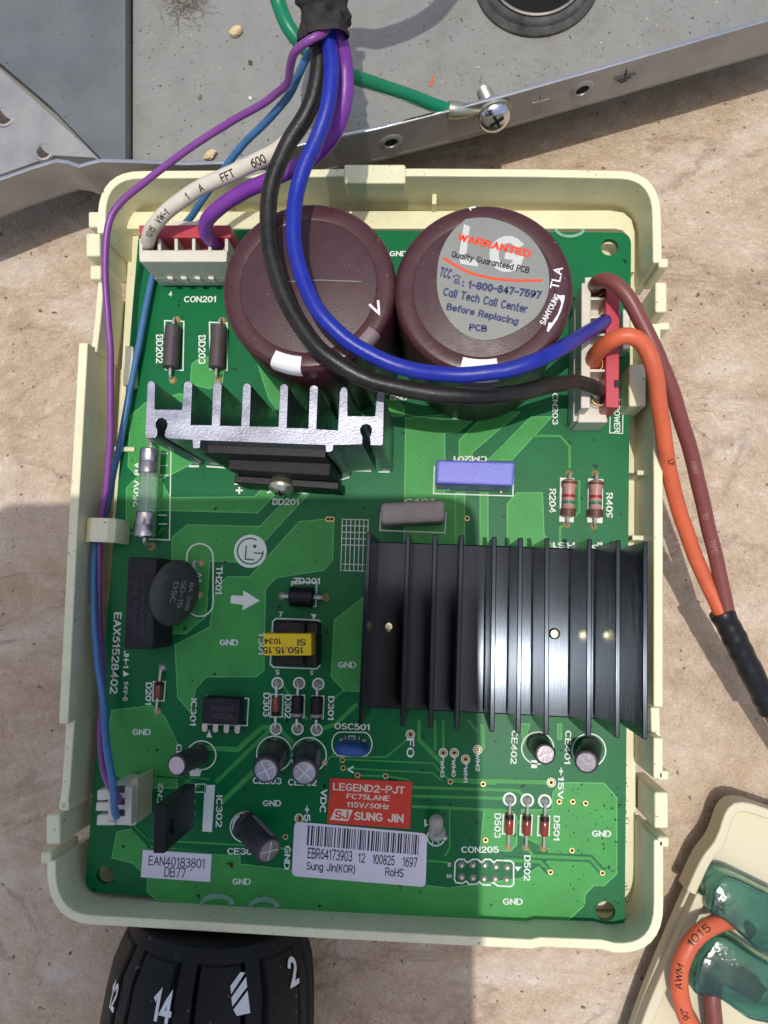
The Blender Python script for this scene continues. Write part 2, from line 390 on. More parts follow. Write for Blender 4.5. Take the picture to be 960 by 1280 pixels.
# lettering: a single-stroke alphabet drawn as flat ribbons (real meshes, no font file)
def _arc(cx, cy, rx, ry, a0, a1, n=9): return [(cx + rx * math.cos(math.radians(a0 + (a1 - a0) * k / n)), cy + ry * math.sin(math.radians(a0 + (a1 - a0) * k / n))) for k in range(n + 1)]
def _ell(cx, cy, rx, ry): return _arc(cx, cy, rx, ry, 90, 450, 18)
_P = [(0, 0), (0, 1), (.33, 1)] + _arc(.33, .74, .25, .26, 90, -90, 7) + [(0, .48)]
_six = [(.47, 1), (.22, .88), (.05, .62), (0, .32)]
FONT = {' ': (.28, []), 'A': (.64, [[(0, 0), (.32, 1), (.64, 0)], [(.12, .34), (.52, .34)]]),
    'B': (.62, [[(0, .52), (.35, .52)] + _arc(.36, .26, .25, .26, 90, -90, 7) + [(0, 0), (0, 1), (.33, 1)] + _arc(.33, .76, .22, .24, 90, -90, 7)]),
    'C': (.62, [_arc(.34, .5, .34, .5, 48, 312, 14)]), 'D': (.62, [[(0, 0), (0, 1), (.26, 1)] + _arc(.26, .5, .36, .5, 90, -90, 10) + [(0, 0)]]),
    'E': (.54, [[(.54, 1), (0, 1), (0, 0), (.54, 0)], [(0, .52), (.47, .52)]]), 'F': (.52, [[(.52, 1), (0, 1), (0, 0)], [(0, .52), (.44, .52)]]),
    'G': (.66, [_arc(.34, .5, .34, .5, 48, 322, 14) + [(.64, .44), (.38, .44)]]), 'H': (.58, [[(0, 0), (0, 1)], [(.58, 0), (.58, 1)], [(0, .52), (.58, .52)]]),
    'I': (.06, [[(.03, 0), (.03, 1)]]), 'J': (.46, [[(.46, 1), (.46, .25)] + _arc(.23, .25, .23, .25, 0, -180, 8)]), 'K': (.58, [[(0, 0), (0, 1)], [(.56, 1), (0, .38)], [(.2, .6), (.58, 0)]]),
    'L': (.5, [[(0, 1), (0, 0), (.5, 0)]]), 'M': (.72, [[(0, 0), (0, 1), (.36, .25), (.72, 1), (.72, 0)]]), 'N': (.6, [[(0, 0), (0, 1), (.6, 0), (.6, 1)]]),
    'O': (.68, [_ell(.34, .5, .34, .5)]), 'P': (.58, [_P]), 'Q': (.68, [_ell(.34, .5, .34, .5), [(.42, .25), (.68, -.04)]]), 'R': (.6, [_P, [(.32, .48), (.6, 0)]]),
    'S': (.58, [_arc(.3, .74, .27, .26, 28, 270, 9)[:-1] + _arc(.29, .25, .29, .25, 80, -150, 10)]), 'T': (.6, [[(0, 1), (.6, 1)], [(.3, 1), (.3, 0)]]),
    'U': (.58, [[(0, 1), (0, .3)] + _arc(.29, .3, .29, .3, 180, 360, 9) + [(.58, 1)]]), 'V': (.62, [[(0, 1), (.31, 0), (.62, 1)]]), 'W': (.86, [[(0, 1), (.2, 0), (.43, .85), (.66, 0), (.86, 1)]]),
    'X': (.58, [[(0, 0), (.58, 1)], [(0, 1), (.58, 0)]]), 'Y': (.6, [[(0, 1), (.3, .48), (.6, 1)], [(.3, .48), (.3, 0)]]), 'Z': (.56, [[(0, 1), (.56, 1), (0, 0), (.56, 0)]]),
    '0': (.56, [_ell(.28, .5, .28, .5)]), '1': (.3, [[(0, .78), (.22, 1), (.22, 0)]]), '2': (.56, [_arc(.28, .72, .27, .28, 165, -38, 9) + [(0, 0), (.57, 0)]]),
    '3': (.56, [_arc(.27, .75, .25, .25, 150, -85, 9) + _arc(.27, .26, .29, .26, 85, -150, 10)]), '4': (.6, [[(.43, 0), (.43, 1), (0, .28), (.6, .28)]]), '5': (.56, [[(.5, 1), (.08, 1), (.04, .52)] + _arc(.27, .32, .29, .32, 130, -150, 11)]),
    '6': (.56, [_six + _arc(.28, .32, .28, .32, 180, 540, 14)]), '7': (.56, [[(0, 1), (.56, 1), (.18, 0)]]), '8': (.56, [_ell(.28, .75, .24, .25), _ell(.28, .26, .28, .26)]),
    '9': (.56, [[(.56 - x, 1 - y) for x, y in _six + _arc(.28, .32, .28, .32, 180, 540, 14)]]),
    '-': (.4, [[(0, .46), (.4, .46)]]), '+': (.6, [[(0, .46), (.6, .46)], [(.3, .16), (.3, .76)]]), '.': (.1, [[(.05, 0), (.05, .1)]]), '/': (.44, [[(0, -.05), (.44, 1.05)]]), ':': (.1, [[(.05, .02), (.05, .14)], [(.05, .52), (.05, .64)]]),
    '(': (.2, [_arc(.34, .42, .32, .68, 120, 240, 6)]), ')': (.2, [_arc(-.14, .42, .32, .68, 60, -60, 6)]), '~': (.6, [[(0, .4), (.12, .54), (.28, .48), (.4, .4), (.52, .44), (.6, .56)]]), '\u00b0': (.26, [_ell(.13, .86, .13, .14)]),
    'a': (.52, [_ell(.26, .35, .25, .35), [(.51, .7), (.51, 0)]]), 'c': (.48, [_arc(.27, .35, .26, .35, 48, 312, 11)]), 'd': (.52, [_ell(.26, .35, .25, .35), [(.51, 1), (.51, 0)]]), 'e': (.5, [[(.03, .38), (.5, .38)] + _arc(.26, .35, .25, .35, 5, 315, 12)]),
    'f': (.32, [[(.12, 0), (.12, .78)] + _arc(.3, .78, .18, .22, 180, 80, 5), [(0, .68), (.3, .68)]]), 'g': (.52, [_ell(.26, .35, .25, .35), [(.51, .7), (.51, -.05)] + _arc(.26, -.05, .25, .23, 0, -150, 7)]), 'h': (.5, [[(0, 0), (0, 1)], [(0, .42)] + _arc(.25, .45, .25, .25, 180, 0, 7) + [(.5, 0)]]),
    'i': (.06, [[(.03, 0), (.03, .7)], [(.03, .88), (.03, 1)]]), 'l': (.06, [[(.03, 0), (.03, 1)]]), 'n': (.5, [[(0, 0), (0, .7)], [(0, .42)] + _arc(.25, .45, .25, .25, 180, 0, 7) + [(.5, 0)]]), 'm': (.78, [[(0, 0), (0, .7)], [(0, .45)] + _arc(.19, .5, .19, .2, 180, 0, 6) + [(.38, 0)], [(.38, .45)] + _arc(.58, .5, .19, .2, 180, 0, 6) + [(.77, 0)]]),
    'o': (.52, [_ell(.26, .35, .26, .35)]), 'p': (.52, [_ell(.27, .35, .25, .35), [(.01, .7), (.01, -.28)]]), 'r': (.32, [[(0, 0), (0, .7)], [(0, .4)] + _arc(.26, .4, .26, .3, 180, 80, 5)]), 't': (.32, [[(.12, 1), (.12, .12), (.2, 0), (.32, 0)], [(0, .68), (.3, .68)]]),
    'u': (.5, [[(0, .7), (0, .25)] + _arc(.25, .25, .25, .25, 180, 360, 7), [(.5, .7), (.5, 0)]]), 'y': (.5, [[(0, .7), (.26, 0)], [(.5, .7), (.22, -.12), (.1, -.28), (0, -.28)]]), 'z': (.44, [[(0, .7), (.44, .7), (0, 0), (.44, 0)]])}
GL = {}
def glyph(s, bold=.0):
    if (s, bold) in GL: return GL[(s, bold)]
    sw = .125 + bold * 2.2; vs = []; fs = []; x = 0.; k = 0
    for ch in s:
        w, strokes = FONT[ch]
        for stk in strokes:
            P = []
            for i in range(len(stk) - 1):
                p, q = Vector(stk[i]), Vector(stk[i + 1]); n = max(1, int((q - p).length / .22))
                P += [p.lerp(q, j / n) for j in range(n)]
            P.append(Vector(stk[-1])); d0 = (P[1] - P[0]).normalized(); d1 = (P[-1] - P[-2]).normalized()
            closed = (P[0] - P[-1]).length < 1e-4
            if not closed: P[0] -= d0 * sw * .42; P[-1] += d1 * sw * .42
            m = MB(); m.stroke([(p.x + x, p.y) for p in (P[:-1] if closed else P)], sw, 0, 0, closed)
            n = len(m.v) // 2; o = len(vs); vs += [(v.x, v.y, k % 7) for v in m.v[n:]]
            for f in m.f:
                if all(i >= n for i in f): fs.append([i - n + o for i in f])
            k += 1
        x += w + .2 + bold * 1.2
    x0, x1 = min(v[0] for v in vs), max(v[0] for v in vs); y0, y1 = min(v[1] for v in vs), max(v[1] for v in vs)
    vs = [(x - (x0 + x1) / 2, y - (y0 + y1) / 2, z * .004) for x, y, z in vs]
    GL[(s, bold)] = (vs, fs, x1 - x0, y1 - y0); return GL[(s, bold)]
def glyph_fit(s, w, h, bold):
    vs, fs, gw, gh = glyph(s, bold)
    ky = h / gh; kx = ky if w is None else w / gw
    return [(x * kx, y * ky, z) for x, y, z in vs], fs
def text(s, u, v, z, w, h, rot, mt, parent, bold=.012, name='printed_text', mb=None):
    """s centred on photo pixel u, v at height z; w, h in photo pixels (w along the reading direction)"""
    a = math.radians(rot); c = U(u, v, z); e = U(u + 10 * math.cos(a), v - 10 * math.sin(a), z) - c
    k = e.length / 10; e.normalize(); f = Vector((-e.y, e.x, 0))
    vs, fs = glyph_fit(s, None if w is None else w * k, h * k, bold)
    mb2 = mb or MB(); mb2.add([c + e * x + f * y + Vector((0, 0, z)) for x, y, z in vs], fs)
    return mb2 if mb else obj(name, mb2, mt, parent, smooth=0, recalc=False)

# ------------------------------------------------------------------ setting
GZ = -30.0
fl = MB(); S = 3000
fl.add([(-S, -S, GZ), (S, -S, GZ), (S, S, GZ), (-S, S, GZ)], [[0, 1, 2, 3]])
obj('floor', fl, M_tile, kind='structure', smooth=0, recalc=False)

# ------------------------------------------------------------------ sheet metal chassis at the top
PZ, LZ = -9.0, 3.0            # pan surface, top of its upturned lip
ch = thing('metal_chassis', 'dirty galvanised sheet metal chassis pan with upturned lip behind the cream tray', 'metal chassis', U(480, 0, PZ) * 1.0)
WL[ch.name].z = GZ; ch.location.z = GZ * K
lip_px = [(-120, 275), (0, 226), (40, 212), (70, 203), (84, 205), (98, 210), (112, 206), (126, 203), (165, 204), (230, 207), (285, 205), (330, 194), (390, 179), (470, 163), (565, 139), (640, 119), (760, 85), (860, 56), (960, 27), (1100, -14)]
lip = [U(a, b, LZ) for a, b in lip_px]
back = [U(1150, -260, PZ), U(-200, -260, PZ)]
GH = U(671, -24, PZ)                                   # grommet centre
pan_outer = [Vector((p.x, p.y)) for p in lip] + [Vector((p.x, p.y)) for p in back]
obj('pan', plate(pan_outer, [circ(GH, 12.5, 40)], PZ - 1.0, PZ), M_pan, ch, smooth=0)
# upturned lip, with the punched screw holes standing slightly proud as dimples
mb = MB(); mb.stroke([p + Vector((0, .6, 0)) for p in lip], 1.0, PZ - 1.2, LZ); obj('lip', mb, M_lip, ch, bevel=.25)
mb = MB(); mb.stroke([p + Vector((0, .6, 0)) for p in lip], .62, LZ - .1, LZ + .12); obj('cut_edge', mb, M_chrome, ch, bevel=.08)
def lip_frame(u, v, z):
    """point on the lip's outer face below pixel u, v plus outward and along directions"""
    best = None
    for i in range(len(lip) - 1):
        for k in range(41):
            p = lip[i].lerp(lip[i + 1], k / 40); q = Vector((p.x, p.y, z))
            c = XC * q.x + YC * q.y + NC * q.z
            c = Vector((XC.x * q.x + YC.x * q.y + NC.x * q.z, XC.y * q.x + YC.y * q.y + NC.y * q.z, XC.z * q.x + YC.z * q.y + NC.z * q.z)) + TC
            uu = CX - FPX * c.x / c.z; vv = CY + FPX * c.y / c.z
            d = abs(uu - u)
            if best is None or d < best[0]: best = (d, q, (lip[i + 1] - lip[i]).normalized())
    q, t = best[1], best[2]; o = Vector((t.y, -t.x, 0))
    return q + o * -.1, o, t
for u, z in ((728, -2.6), (488, -3.2)):
    q, o, t = lip_frame(u, 0, z)
    R = o.to_track_quat('Z', 'Y').to_matrix().to_4x4(); R.translation = q - o * .35
    mb = MB(); mb.lathe([(3.4, -.1), (3.0, .45), (2.3, .75), (1.75, .8), (1.6, .3), (1.6, -.4)], R, 28); h = obj('screw_hole', mb, M_lip, ch)
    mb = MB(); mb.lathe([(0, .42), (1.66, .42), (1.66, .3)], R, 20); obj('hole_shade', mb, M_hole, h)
# stamped earth symbols
for u, z, sz in ((780, -2.6, 1.0), (675, -2.6, .8)):
    q, o, t = lip_frame(u, 0, z); up = Vector((0, 0, 1)); mb = MB()
    for a, b, w, hh in ((0, 1.6, .22, 2.2), (0, .45, 5.4, .2), (0, -.5, 3.6, .2), (0, -1.4, 1.8, .2)):
        c = q + o * .27 + t * a * sz + up * b * sz
        mm = Matrix((t, up, o)).transposed().to_4x4(); mm.translation = c; mb.boxm(mm, w * sz, hh * sz, .3)
    obj('stamped_earth_symbol', mb, M_rubber if sz == 1.0 else M_thread, ch, smooth=0)
# raised blue-grey plate on the left with a folded facet
e = U(163, -60, PZ + 4); pl = [U(-160, -240, PZ + 4), U(157, -240, PZ + 4), U(157, 201, PZ + 4), U(128, 201, PZ + 4), U(62, 132, PZ + 4), U(-70, 20, PZ + 4)]
mb = MB(); mb.prism(pl, PZ + .05, PZ + 4); obj('raised_plate', mb, M_plate, ch, bevel=.3)
mb = MB(); mb.prism(px([(161, -240), (167, -240), (166, 203), (160, 203)], PZ), PZ, PZ + .12); obj('seam_gap_shade', mb, M_hole, ch, smooth=0)  # dark strip paints the shade inside the seam gap
f0 = px([(126.5, 201), (-72, 21)], PZ + 4); e_ = (f0[1] - f0[0]); e_.z = 0; e_.normalize(); nf = Vector((-e_.y, e_.x, 0)); nf = nf if nf.y < 0 else -nf
tri = [f0[0], f0[1]] + px([(-160, 200), (-60, 232), (0, 216), (70, 197), (120, 202)], PZ + 2)
tri = [Vector((p.x, p.y, PZ + 4 - .13 * max(0, (p - f0[0]).dot(nf)))) for p in tri]; n = len(tri)
mb = MB(); mb.add([Vector((p.x, p.y, PZ + .05)) for p in tri] + tri, [list(range(n))[::-1], list(range(n, 2 * n))] + [[i, (i + 1) % n, n + (i + 1) % n, n + i] for i in range(n)])
fac = obj('folded_flange', mb, M_lip, ch, smooth=0)
for u, v, r in ((8, 148, 2.3), (57, 192, 1.9)):
    c = U(u, v, PZ + 2); c.z = PZ + 4 - .13 * max(0, (c - f0[0]).dot(nf)); mt = Matrix.Translation(c)
    mb = MB(); mb.lathe([(r + .9, -.5), (r + .6, .2), (r + .1, .28), (r - .1, .1)], mt, 22); h = obj('corroded_hole', mb, M_lip, fac)
    mb = MB(); mb.lathe([(r, .06), (0, .02)], mt, 22); obj('dark_hole_fill', mb, mat('dark rusty hole fill', (70, 62, 52), .9, var=.5, vscale=.8, bump=1., bscale=1.), fac)  # dark disc paints the shade inside the corroded hole
# feet under the pan
for u, v in ((250, 60), (860, -120)):
    c = U(u, v, PZ); mb = MB(); mb.prism(rpoly([c + Vector((a, b, 0)) for a, b in ((-8, -5), (8, -5), (8, 5), (-8, 5))], 2), GZ, PZ - 1.0); obj('foot', mb, M_rubber, ch)
# rubber grommet with a bright inner ring
g = thing('rubber_grommet', 'round dusty rubber grommet with a bright inner ring in the metal pan', 'grommet', (GH.x, GH.y, PZ))
mt = Matrix.Translation((GH.x, GH.y, PZ))
mb = MB(); mb.lathe([(16.2, 0.02), (16.1, .8), (15.4, 1.4), (14.6, 1.8), (14.3, 2.6), (13.6, 3.1), (12.9, 3.1), (12.6, 2.8), (12.5, -.5)], mt, 56); obj('rubber_ring', mb, M_rubber, g)
mb = MB(); mb.lathe([(12.45, .5), (12.4, 3.2), (12.0, 3.5), (11.6, 3.2), (11.55, .5)], mt, 56); obj('inner_ring', mb, M_thread, g)
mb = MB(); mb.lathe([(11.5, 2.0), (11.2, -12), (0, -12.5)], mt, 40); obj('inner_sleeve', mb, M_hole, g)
# earth screw through the lip
q, o, t = lip_frame(616, 0, -1.2)
ax = (o + Vector((0, 0, .42))).normalized(); R = ax.to_track_quat('Z', 'Y').to_matrix().to_4x4(); R.translation = q + o * 1.2
sc_ = thing('earth_screw', 'bright pan head screw through the metal lip beside the green wire', 'screw', q + o * 1.2)
mb = MB(); mb.lathe([(3.2, 0.0), (4.15, .35), (4.1, .9), (3.6, 1.8), (2.6, 2.5), (1.2, 2.85), (0, 2.9)], R, 32); hd = obj('head', mb, M_chrome, sc_)
mb = MB()
for an in (0.4, 0.4 + math.pi / 2): mb.boxm(R @ Matrix.Translation((0, 0, 2.65)) @ Matrix.Rotation(an, 4, 'Z'), 3.6, .7, .8)
obj('cross_recess', mb, M_hole, hd, smooth=0)
prof = [(0, -10.2), (1.5, -10)]
for k in range(11): prof += [(1.95, -9.6 + k * .9), (1.6, -9.15 + k * .9)]
mb = MB(); mb.lathe(prof + [(1.9, .1)], R, 20); obj('threaded_shank', mb, M_thread, sc_, smooth=20)
mb = MB(); mb.lathe([(0, -.9), (4.6, -.9), (4.6, -.2), (0, -.2)], R, 28); obj('washer', mb, M_thread, sc_)
# debris on the pan
def chip(c, sx, sy, sz, mt, name, label, cat, seed, grp=None):
    rnd = random.Random(seed); bm = bmesh.new(); bmesh.ops.create_icosphere(bm, subdivisions=2, radius=1)
    for v in bm.verts:
        k = 1 + .32 * mnoise.noise(v.co * 1.7 + Vector((seed, 0, 0)))
        v.co = Vector((v.co.x * sx * k, v.co.y * sy * k, v.co.z * sz * k))
    a = rnd.uniform(0, 3); R = Matrix.Rotation(a, 4, 'Z'); mb = MB(); bm.verts.index_update()
    lo = min(v.co.z for v in bm.verts)
    mb.add([R @ v.co + c + Vector((0, 0, -lo - .05)) for v in bm.verts], [[v.index for v in f.verts] for f in bm.faces]); bm.free()
    return obj(name, mb, mt, None, label=label, cat=cat, group=grp, smooth=25)
chip(U(296, 42, PZ), 2.1, 1.3, 1.0, M_stone, 'stone_chip', 'largest tan stone chip lying on the grey metal pan', 'stone chip', 3)
chip(U(264, 196, PZ), 1.9, 1.1, .9, M_stone, 'stone_chip', 'tan stone chip near the lip above the white wire', 'stone chip', 8)
chip(U(313, 79, PZ), .7, .6, .3, M_rubber, 'dirt_crumb', 'small dark dirt crumb below the largest stone chip', 'dirt crumb', 5)
chip(U(313, 124, PZ), .55, .5, .4, M_whitep, 'paint_flake', 'tiny white flake on the pan above the thin wires', 'flake', 6)
chip(U(540, 102, PZ), 1.6, .4, .25, M_orangew, 'rust_flake', 'thin orange flake above the green wire on the pan', 'flake', 9)
chip(U(250, 122, PZ), .8, .5, .3, M_lint, 'dirt_crumb', 'grey brown dirt crumb left of the thin purple wire', 'dirt crumb', 11)
mb = MB(); rnd = random.Random(31)
for i in range(420):
    u = rnd.choice((rnd.uniform(170, 960), rnd.gauss(560, 90), rnd.gauss(780, 80))); v = rnd.uniform(-20, 190); top_ = 200 if u < 330 else 200 - (u - 330) * .27
    if v > top_ - 14 or u < 172 or u > 990 or (u - 671) ** 2 + (v + 24) ** 2 < 92 ** 2: continue
    c = U(u, v, PZ); r = rnd.choice((.1, .13, .18, .26)); R = Matrix.Rotation(rnd.uniform(0, 6), 4, 'Z'); sx, sy, sz = r * rnd.uniform(.7, 1.6), r, r * rnd.uniform(.4, .8)
    P8 = [Vector(q) for q in ((sx, 0, 0), (0, sy, 0), (-sx, 0, 0), (0, -sy, 0), (0, 0, sz), (0, 0, -sz * .2))]
    mb.m = rnd.choice((0, 0, 1)); mb.add([R @ q + c + Vector((0, 0, .03)) for q in P8], [[0, 1, 4], [1, 2, 4], [2, 3, 4], [3, 0, 4], [1, 0, 5], [2, 1, 5], [3, 2, 5], [0, 3, 5]])
obj('grit', mb, [M_lint, M_stone], None, label='fine grit and dirt grains scattered over the metal pan', cat='grit', kind='stuff', smooth=0)
# lint clump at the top edge: many crossing fibres
mb = MB(); rnd = random.Random(4)
for i in range(90):
    c = U(rnd.gauss(232, 15), rnd.gauss(6, 10), PZ); a = rnd.uniform(0, math.pi); l = rnd.uniform(1.2, 3.6)
    d = Vector((math.cos(a), math.sin(a), 0)); hgt = rnd.uniform(.1, 1.4)
    bend = Vector((-d.y, d.x, rnd.uniform(0, .5))) * rnd.uniform(-.9, .9)
    pth = spline([c - d * l + Vector((0, 0, .06)), c + bend + Vector((0, 0, hgt)), c + d * l + Vector((0, 0, .06))], .8); mb.tube(pth, .05, 4, False)
obj('lint_clump', mb, M_lint, None, label='brown lint and hair clump at the top edge of the pan', cat='lint', kind='stuff')

# ------------------------------------------------------------------ cream tray
RZ = 9.0
tr = thing('plastic_tray', 'cream plastic tray holding the green circuit board', 'tray', (0, 0, GZ))
def wall(pts, z1=RZ, z0=-10.0, t=2.0, name='wall', inset=True, bev=.35):
    P = [U(a, b, z1) for a, b in pts]
    mb = MB(); mb.stroke(P, t, z0, z1); return obj(name, mb, M_tray, tr, bevel=bev)
def arcpx(c0, c1, c2, n=8):
    return [(c0[0] * (1 - t) ** 2 + 2 * c1[0] * t * (1 - t) + c2[0] * t * t, c0[1] * (1 - t) ** 2 + 2 * c1[1] * t * (1 - t) + c2[1] * t * t) for t in [k / n for k in range(n + 1)]]
wall([(126, 291)] + arcpx((127, 265), (129, 218), (176, 218)) + [(330, 217), (430, 215.5), (520, 215), (680, 216)] + arcpx((775, 218), (821, 219), (821, 270)) + [(822, 328)])
wall(arcpx((64, 1076), (60, 1146), (112, 1150)) + [(400, 1167), (664, 1180.5), (676, 1178), (752, 1181)] + arcpx((768, 1185), (824, 1190), (823.5, 1130)) + [(823.5, 1050)], name='wall')
wall([(104, 428), (99, 520), (92, 640), (79, 905)], name='wall', t=2.2)
wall([(126, 352), (122, 400), (117, 440)], z1=5, name='wall', t=1.6)
wall([(88, 900), (82, 985), (78, 1012)], z1=7, name='wall')
wall([(820, 404), (822, 520), (823, 600), (823, 884)], name='wall')
wall([(819, 884), (820, 922)], z1=4, name='wall')
wall([(823, 922), (823, 974)], name='wall')
def block(name, p0, p1, z0, z1, bev=.5, rot=0):
    a, b = U(p0[0], p0[1], z1), U(p1[0], p0[1], z1); c, d = U(p1[0], p1[1], z1), U(p0[0], p1[1], z1)
    mb = MB(); mb.prism([a, b, c, d], z0, z1); return obj(name, mb, M_tray, tr, bevel=bev)
block('rim_block', (430, 205), (507, 229), 3, RZ + .6)
for q in (((110, 264), (124, 284), -6, 8.0), ((107, 291), (125, 320), -8, 8.6), ((112, 331), (126, 349), -6, 7.0),
          ((819, 352), (834, 390), -12, 7.0), ((823, 322), (836, 334), -4, RZ), ((823, 402), (838, 412), -4, RZ),
          ((822, 963), (837, 976), -4, RZ), ((818, 990), (836, 1036), -12, 7.0), ((822, 1046), (837, 1060), -4, RZ),
          ((57, 1018), (75, 1056), -10, 7.5), ((50, 1066), (64, 1080), -4, RZ), ((74, 1000), (86, 1014), -4, 7.0)):
    block('latch_tab', *q)
# tray floor with the latch windows cut through
outer = [U(130, 222, RZ), U(816, 222, RZ), U(819, 1178, RZ), U(74, 1143, RZ)]
outer = rpoly(outer, 6)
FZ = -7.0
obj('tray_floor', plate(outer, [], FZ - 2, FZ), M_tray, tr, smooth=0)
for a_, b_ in ((-45, 60), (45, 60), (-45, -60), (45, -60)):
    mb = MB(); mb.lathe([(0, GZ), (6, GZ), (7, FZ - 2), (0, FZ - 2)], Matrix.Translation((a_, b_, 0)), 24); obj('foot', mb, M_tray, tr)
# raised ledge inside the upper wall, ribs, standoffs
mb = MB(); mb.prism(px([(150, 264), (762, 262), (780, 265), (790, 274), (794, 290), (794, 340), (784, 340), (784, 294), (778, 288), (768, 286), (150, 286)], -3), FZ, -3.0); obj('ledge', mb, M_tray, tr, bevel=.4)
for u, v in ((543, 240), (812, 590), (806, 672), (153, 560), (106, 760)):
    a = U(u, v, 2); mb = MB(); d = (Vector((a.x, a.y)) - Vector((0, 0)))
    s = Vector((1.2, 5)) if abs(d.y) > 75 else Vector((5, 1.2))
    mb.prism([(a.x - s.x / 2, a.y - s.y / 2), (a.x + s.x / 2, a.y - s.y / 2), (a.x + s.x / 2, a.y + s.y / 2), (a.x - s.x / 2, a.y + s.y / 2)], FZ, 1.0); obj('rib', mb, M_tray, tr, bevel=.3)
block('board_clip', (153, 432), (166, 482), -6, 3.2)
block('board_clip', (786, 455), (808, 508), -6, 8.0)
# cable clip holding the thin wires
a, b = U(110, 662, 7), U(142, 663, 7)
mb = MB(); dirx = (b - a).normalized(); diry = Vector((-dirx.y, dirx.x, 0)); w = 5.6
prof = [(-1.5, 2.0), (0, 5.6), (1.0, 6.4), (4.6, 6.4), (5.4, 5.8), (5.9, 4), (6.2, -6)]
rows = []
for s_, th in ((0, 0), (1, 1)):
    pass
def band(prof, th, w, o, ex, ey, mb):
    n = len(prof); out = []
    for i in range(n):
        p = Vector(prof[i]); t = (Vector(prof[min(n - 1, i + 1)]) - Vector(prof[max(0, i - 1)])).normalized(); nn = Vector((-t.y, t.x))
        for q in (p, p + nn * th):
            for sgn in (-1, 1): out.append(o + ex * q.x + ey * sgn * w / 2 + Vector((0, 0, q.y)))
    fs = [[0, 1, 3, 2], [4 * (n - 1) + k for k in (0, 2, 3, 1)]]
    for i in range(n - 1):
        A, B = 4 * i, 4 * i + 4
        for x, y in ((0, 1), (1, 3), (3, 2), (2, 0)): fs.append([A + x, B + x, B + y, A + y])
    mb.add(out, fs)
band(prof, .9, w, Vector((a.x, a.y, 0)), dirx, diry, mb); obj('cable_clip', mb, M_tray, tr, bevel=.2)

# ------------------------------------------------------------------ circuit board
pc = thing('circuit_board', 'green printed circuit board with capacitors and heat sinks lying in the cream tray', 'circuit board', (0, 0, -1.6))
bo = rpoly([(-60, -78.8), (60, -78.8), (60, 78.8), (-60, 78.8)], 3)
bholes = [circ(U(762, 309), 2.05, 28), circ(U(131, 1094), 2.0, 28), circ(U(757, 1139), 2.05, 28)]
mb = plate(bo, bholes, -1.6, 0)
board = obj('board', mb, M_pcb, pc, smooth=0)
PT = .05                                                # copper under the mask stands this proud
NL = [0]
def lift(): NL[0] += 1; return NL[0] * .0005
def pour(pts, z1=PT, m_=None):
    z1 = z1 - .02 + lift(); mb = MB(); mb.prism(px(pts, 0), 0.0 + .002, z1); return obj('copper_pour', mb, m_ or M_pour, pc, smooth=0)
def trace(pts, w, z1=None, m_=None, name='copper_trace', z0=.002):
    z1 = PT - .02 + lift() if z1 is None else z1
    k = pxmm(*pts[0]); mb = MB(); mb.stroke(px(pts, 0), w / k, z0, z1); return obj(name, mb, m_ or M_pour, pc, smooth=0)
pours = [
    [(225, 492), (181, 504), (163, 520), (160, 583), (174, 598), (200, 600), (240, 580), (246, 500)],
    [(170, 598), (200, 598), (213, 622), (318, 621), (336, 603), (349, 603), (349, 612), (322, 641), (206, 638), (170, 640), (165, 660), (158, 660), (158, 610)],
    [(215, 672), (234, 656), (325, 658), (374, 606), (389, 606), (389, 614), (306, 703), (262, 701), (258, 770), (232, 792), (215, 792)],
    [(374, 652), (417, 648), (416, 700), (404, 713), (345, 722), (332, 736), (330, 838), (320, 846), (258, 846), (245, 860), (238, 890), (222, 872), (219, 806), (262, 784), (270, 735), (284, 721), (312, 721)],
    [(470, 733), (456, 745), (418, 775), (414, 846), (431, 864), (470, 864)],
    [(140, 888), (190, 882), (206, 896), (222, 930), (222, 985), (178, 985), (128, 960)],
    [(507, 522), (606, 515), (572, 540), (556, 541), (556, 618), (569, 618), (569, 690), (505, 690)],
    [(574, 575), (574, 550), (610, 515), (650, 515), (590, 566), (590, 575)],
    [(610, 575), (664, 521), (690, 521), (648, 566), (640, 575)],
    [(570, 616), (581, 616), (581, 690), (570, 690)], [(600, 616), (610, 616), (610, 690), (600, 690)],
    [(646, 616), (678, 616), (680, 668), (692, 684), (692, 690), (634, 690), (634, 630)],
    [(691, 990), (702, 978), (755, 979), (771, 997), (771, 1092), (755, 1107), (742, 1107), (731, 1119), (731, 1131), (707, 1153), (560, 1147), (300, 1136), (194, 1124), (184, 1114), (184, 1096), (166, 1079), (140, 1072), (146, 1040), (165, 1036), (185, 1058), (300, 1068), (300, 1080), (560, 1110), (650, 1098), (686, 1076), (686, 1061), (652, 1045), (652, 1012), (690, 1012)],
    [(605, 1013), (640, 1014), (646, 1022), (646, 1056), (638, 1064), (600, 1062)],
    [(240, 455), (252, 446), (272, 448), (280, 460), (278, 478), (262, 486), (238, 480)],
    [(322, 455), (350, 470), (372, 506), (352, 520), (336, 498)],
    [(650, 905), (655, 932), (662, 905)], [(697, 905), (697, 924), (702, 924), (702, 905)],
    [(720, 292), (790, 296), (788, 330), (760, 340)][:0] or [(480, 500), (497, 500), (505, 510), (505, 520), (480, 520)],
]
for p in pours:
    pour(p); k = pxmm(*p[0]); mb = MB(); z_ = PT - .018 + lift(); mb.stroke(px(p, 0), 1.15 / k, .002, z_, True); obj('copper_edge', mb, M_edge, pc, smooth=0)
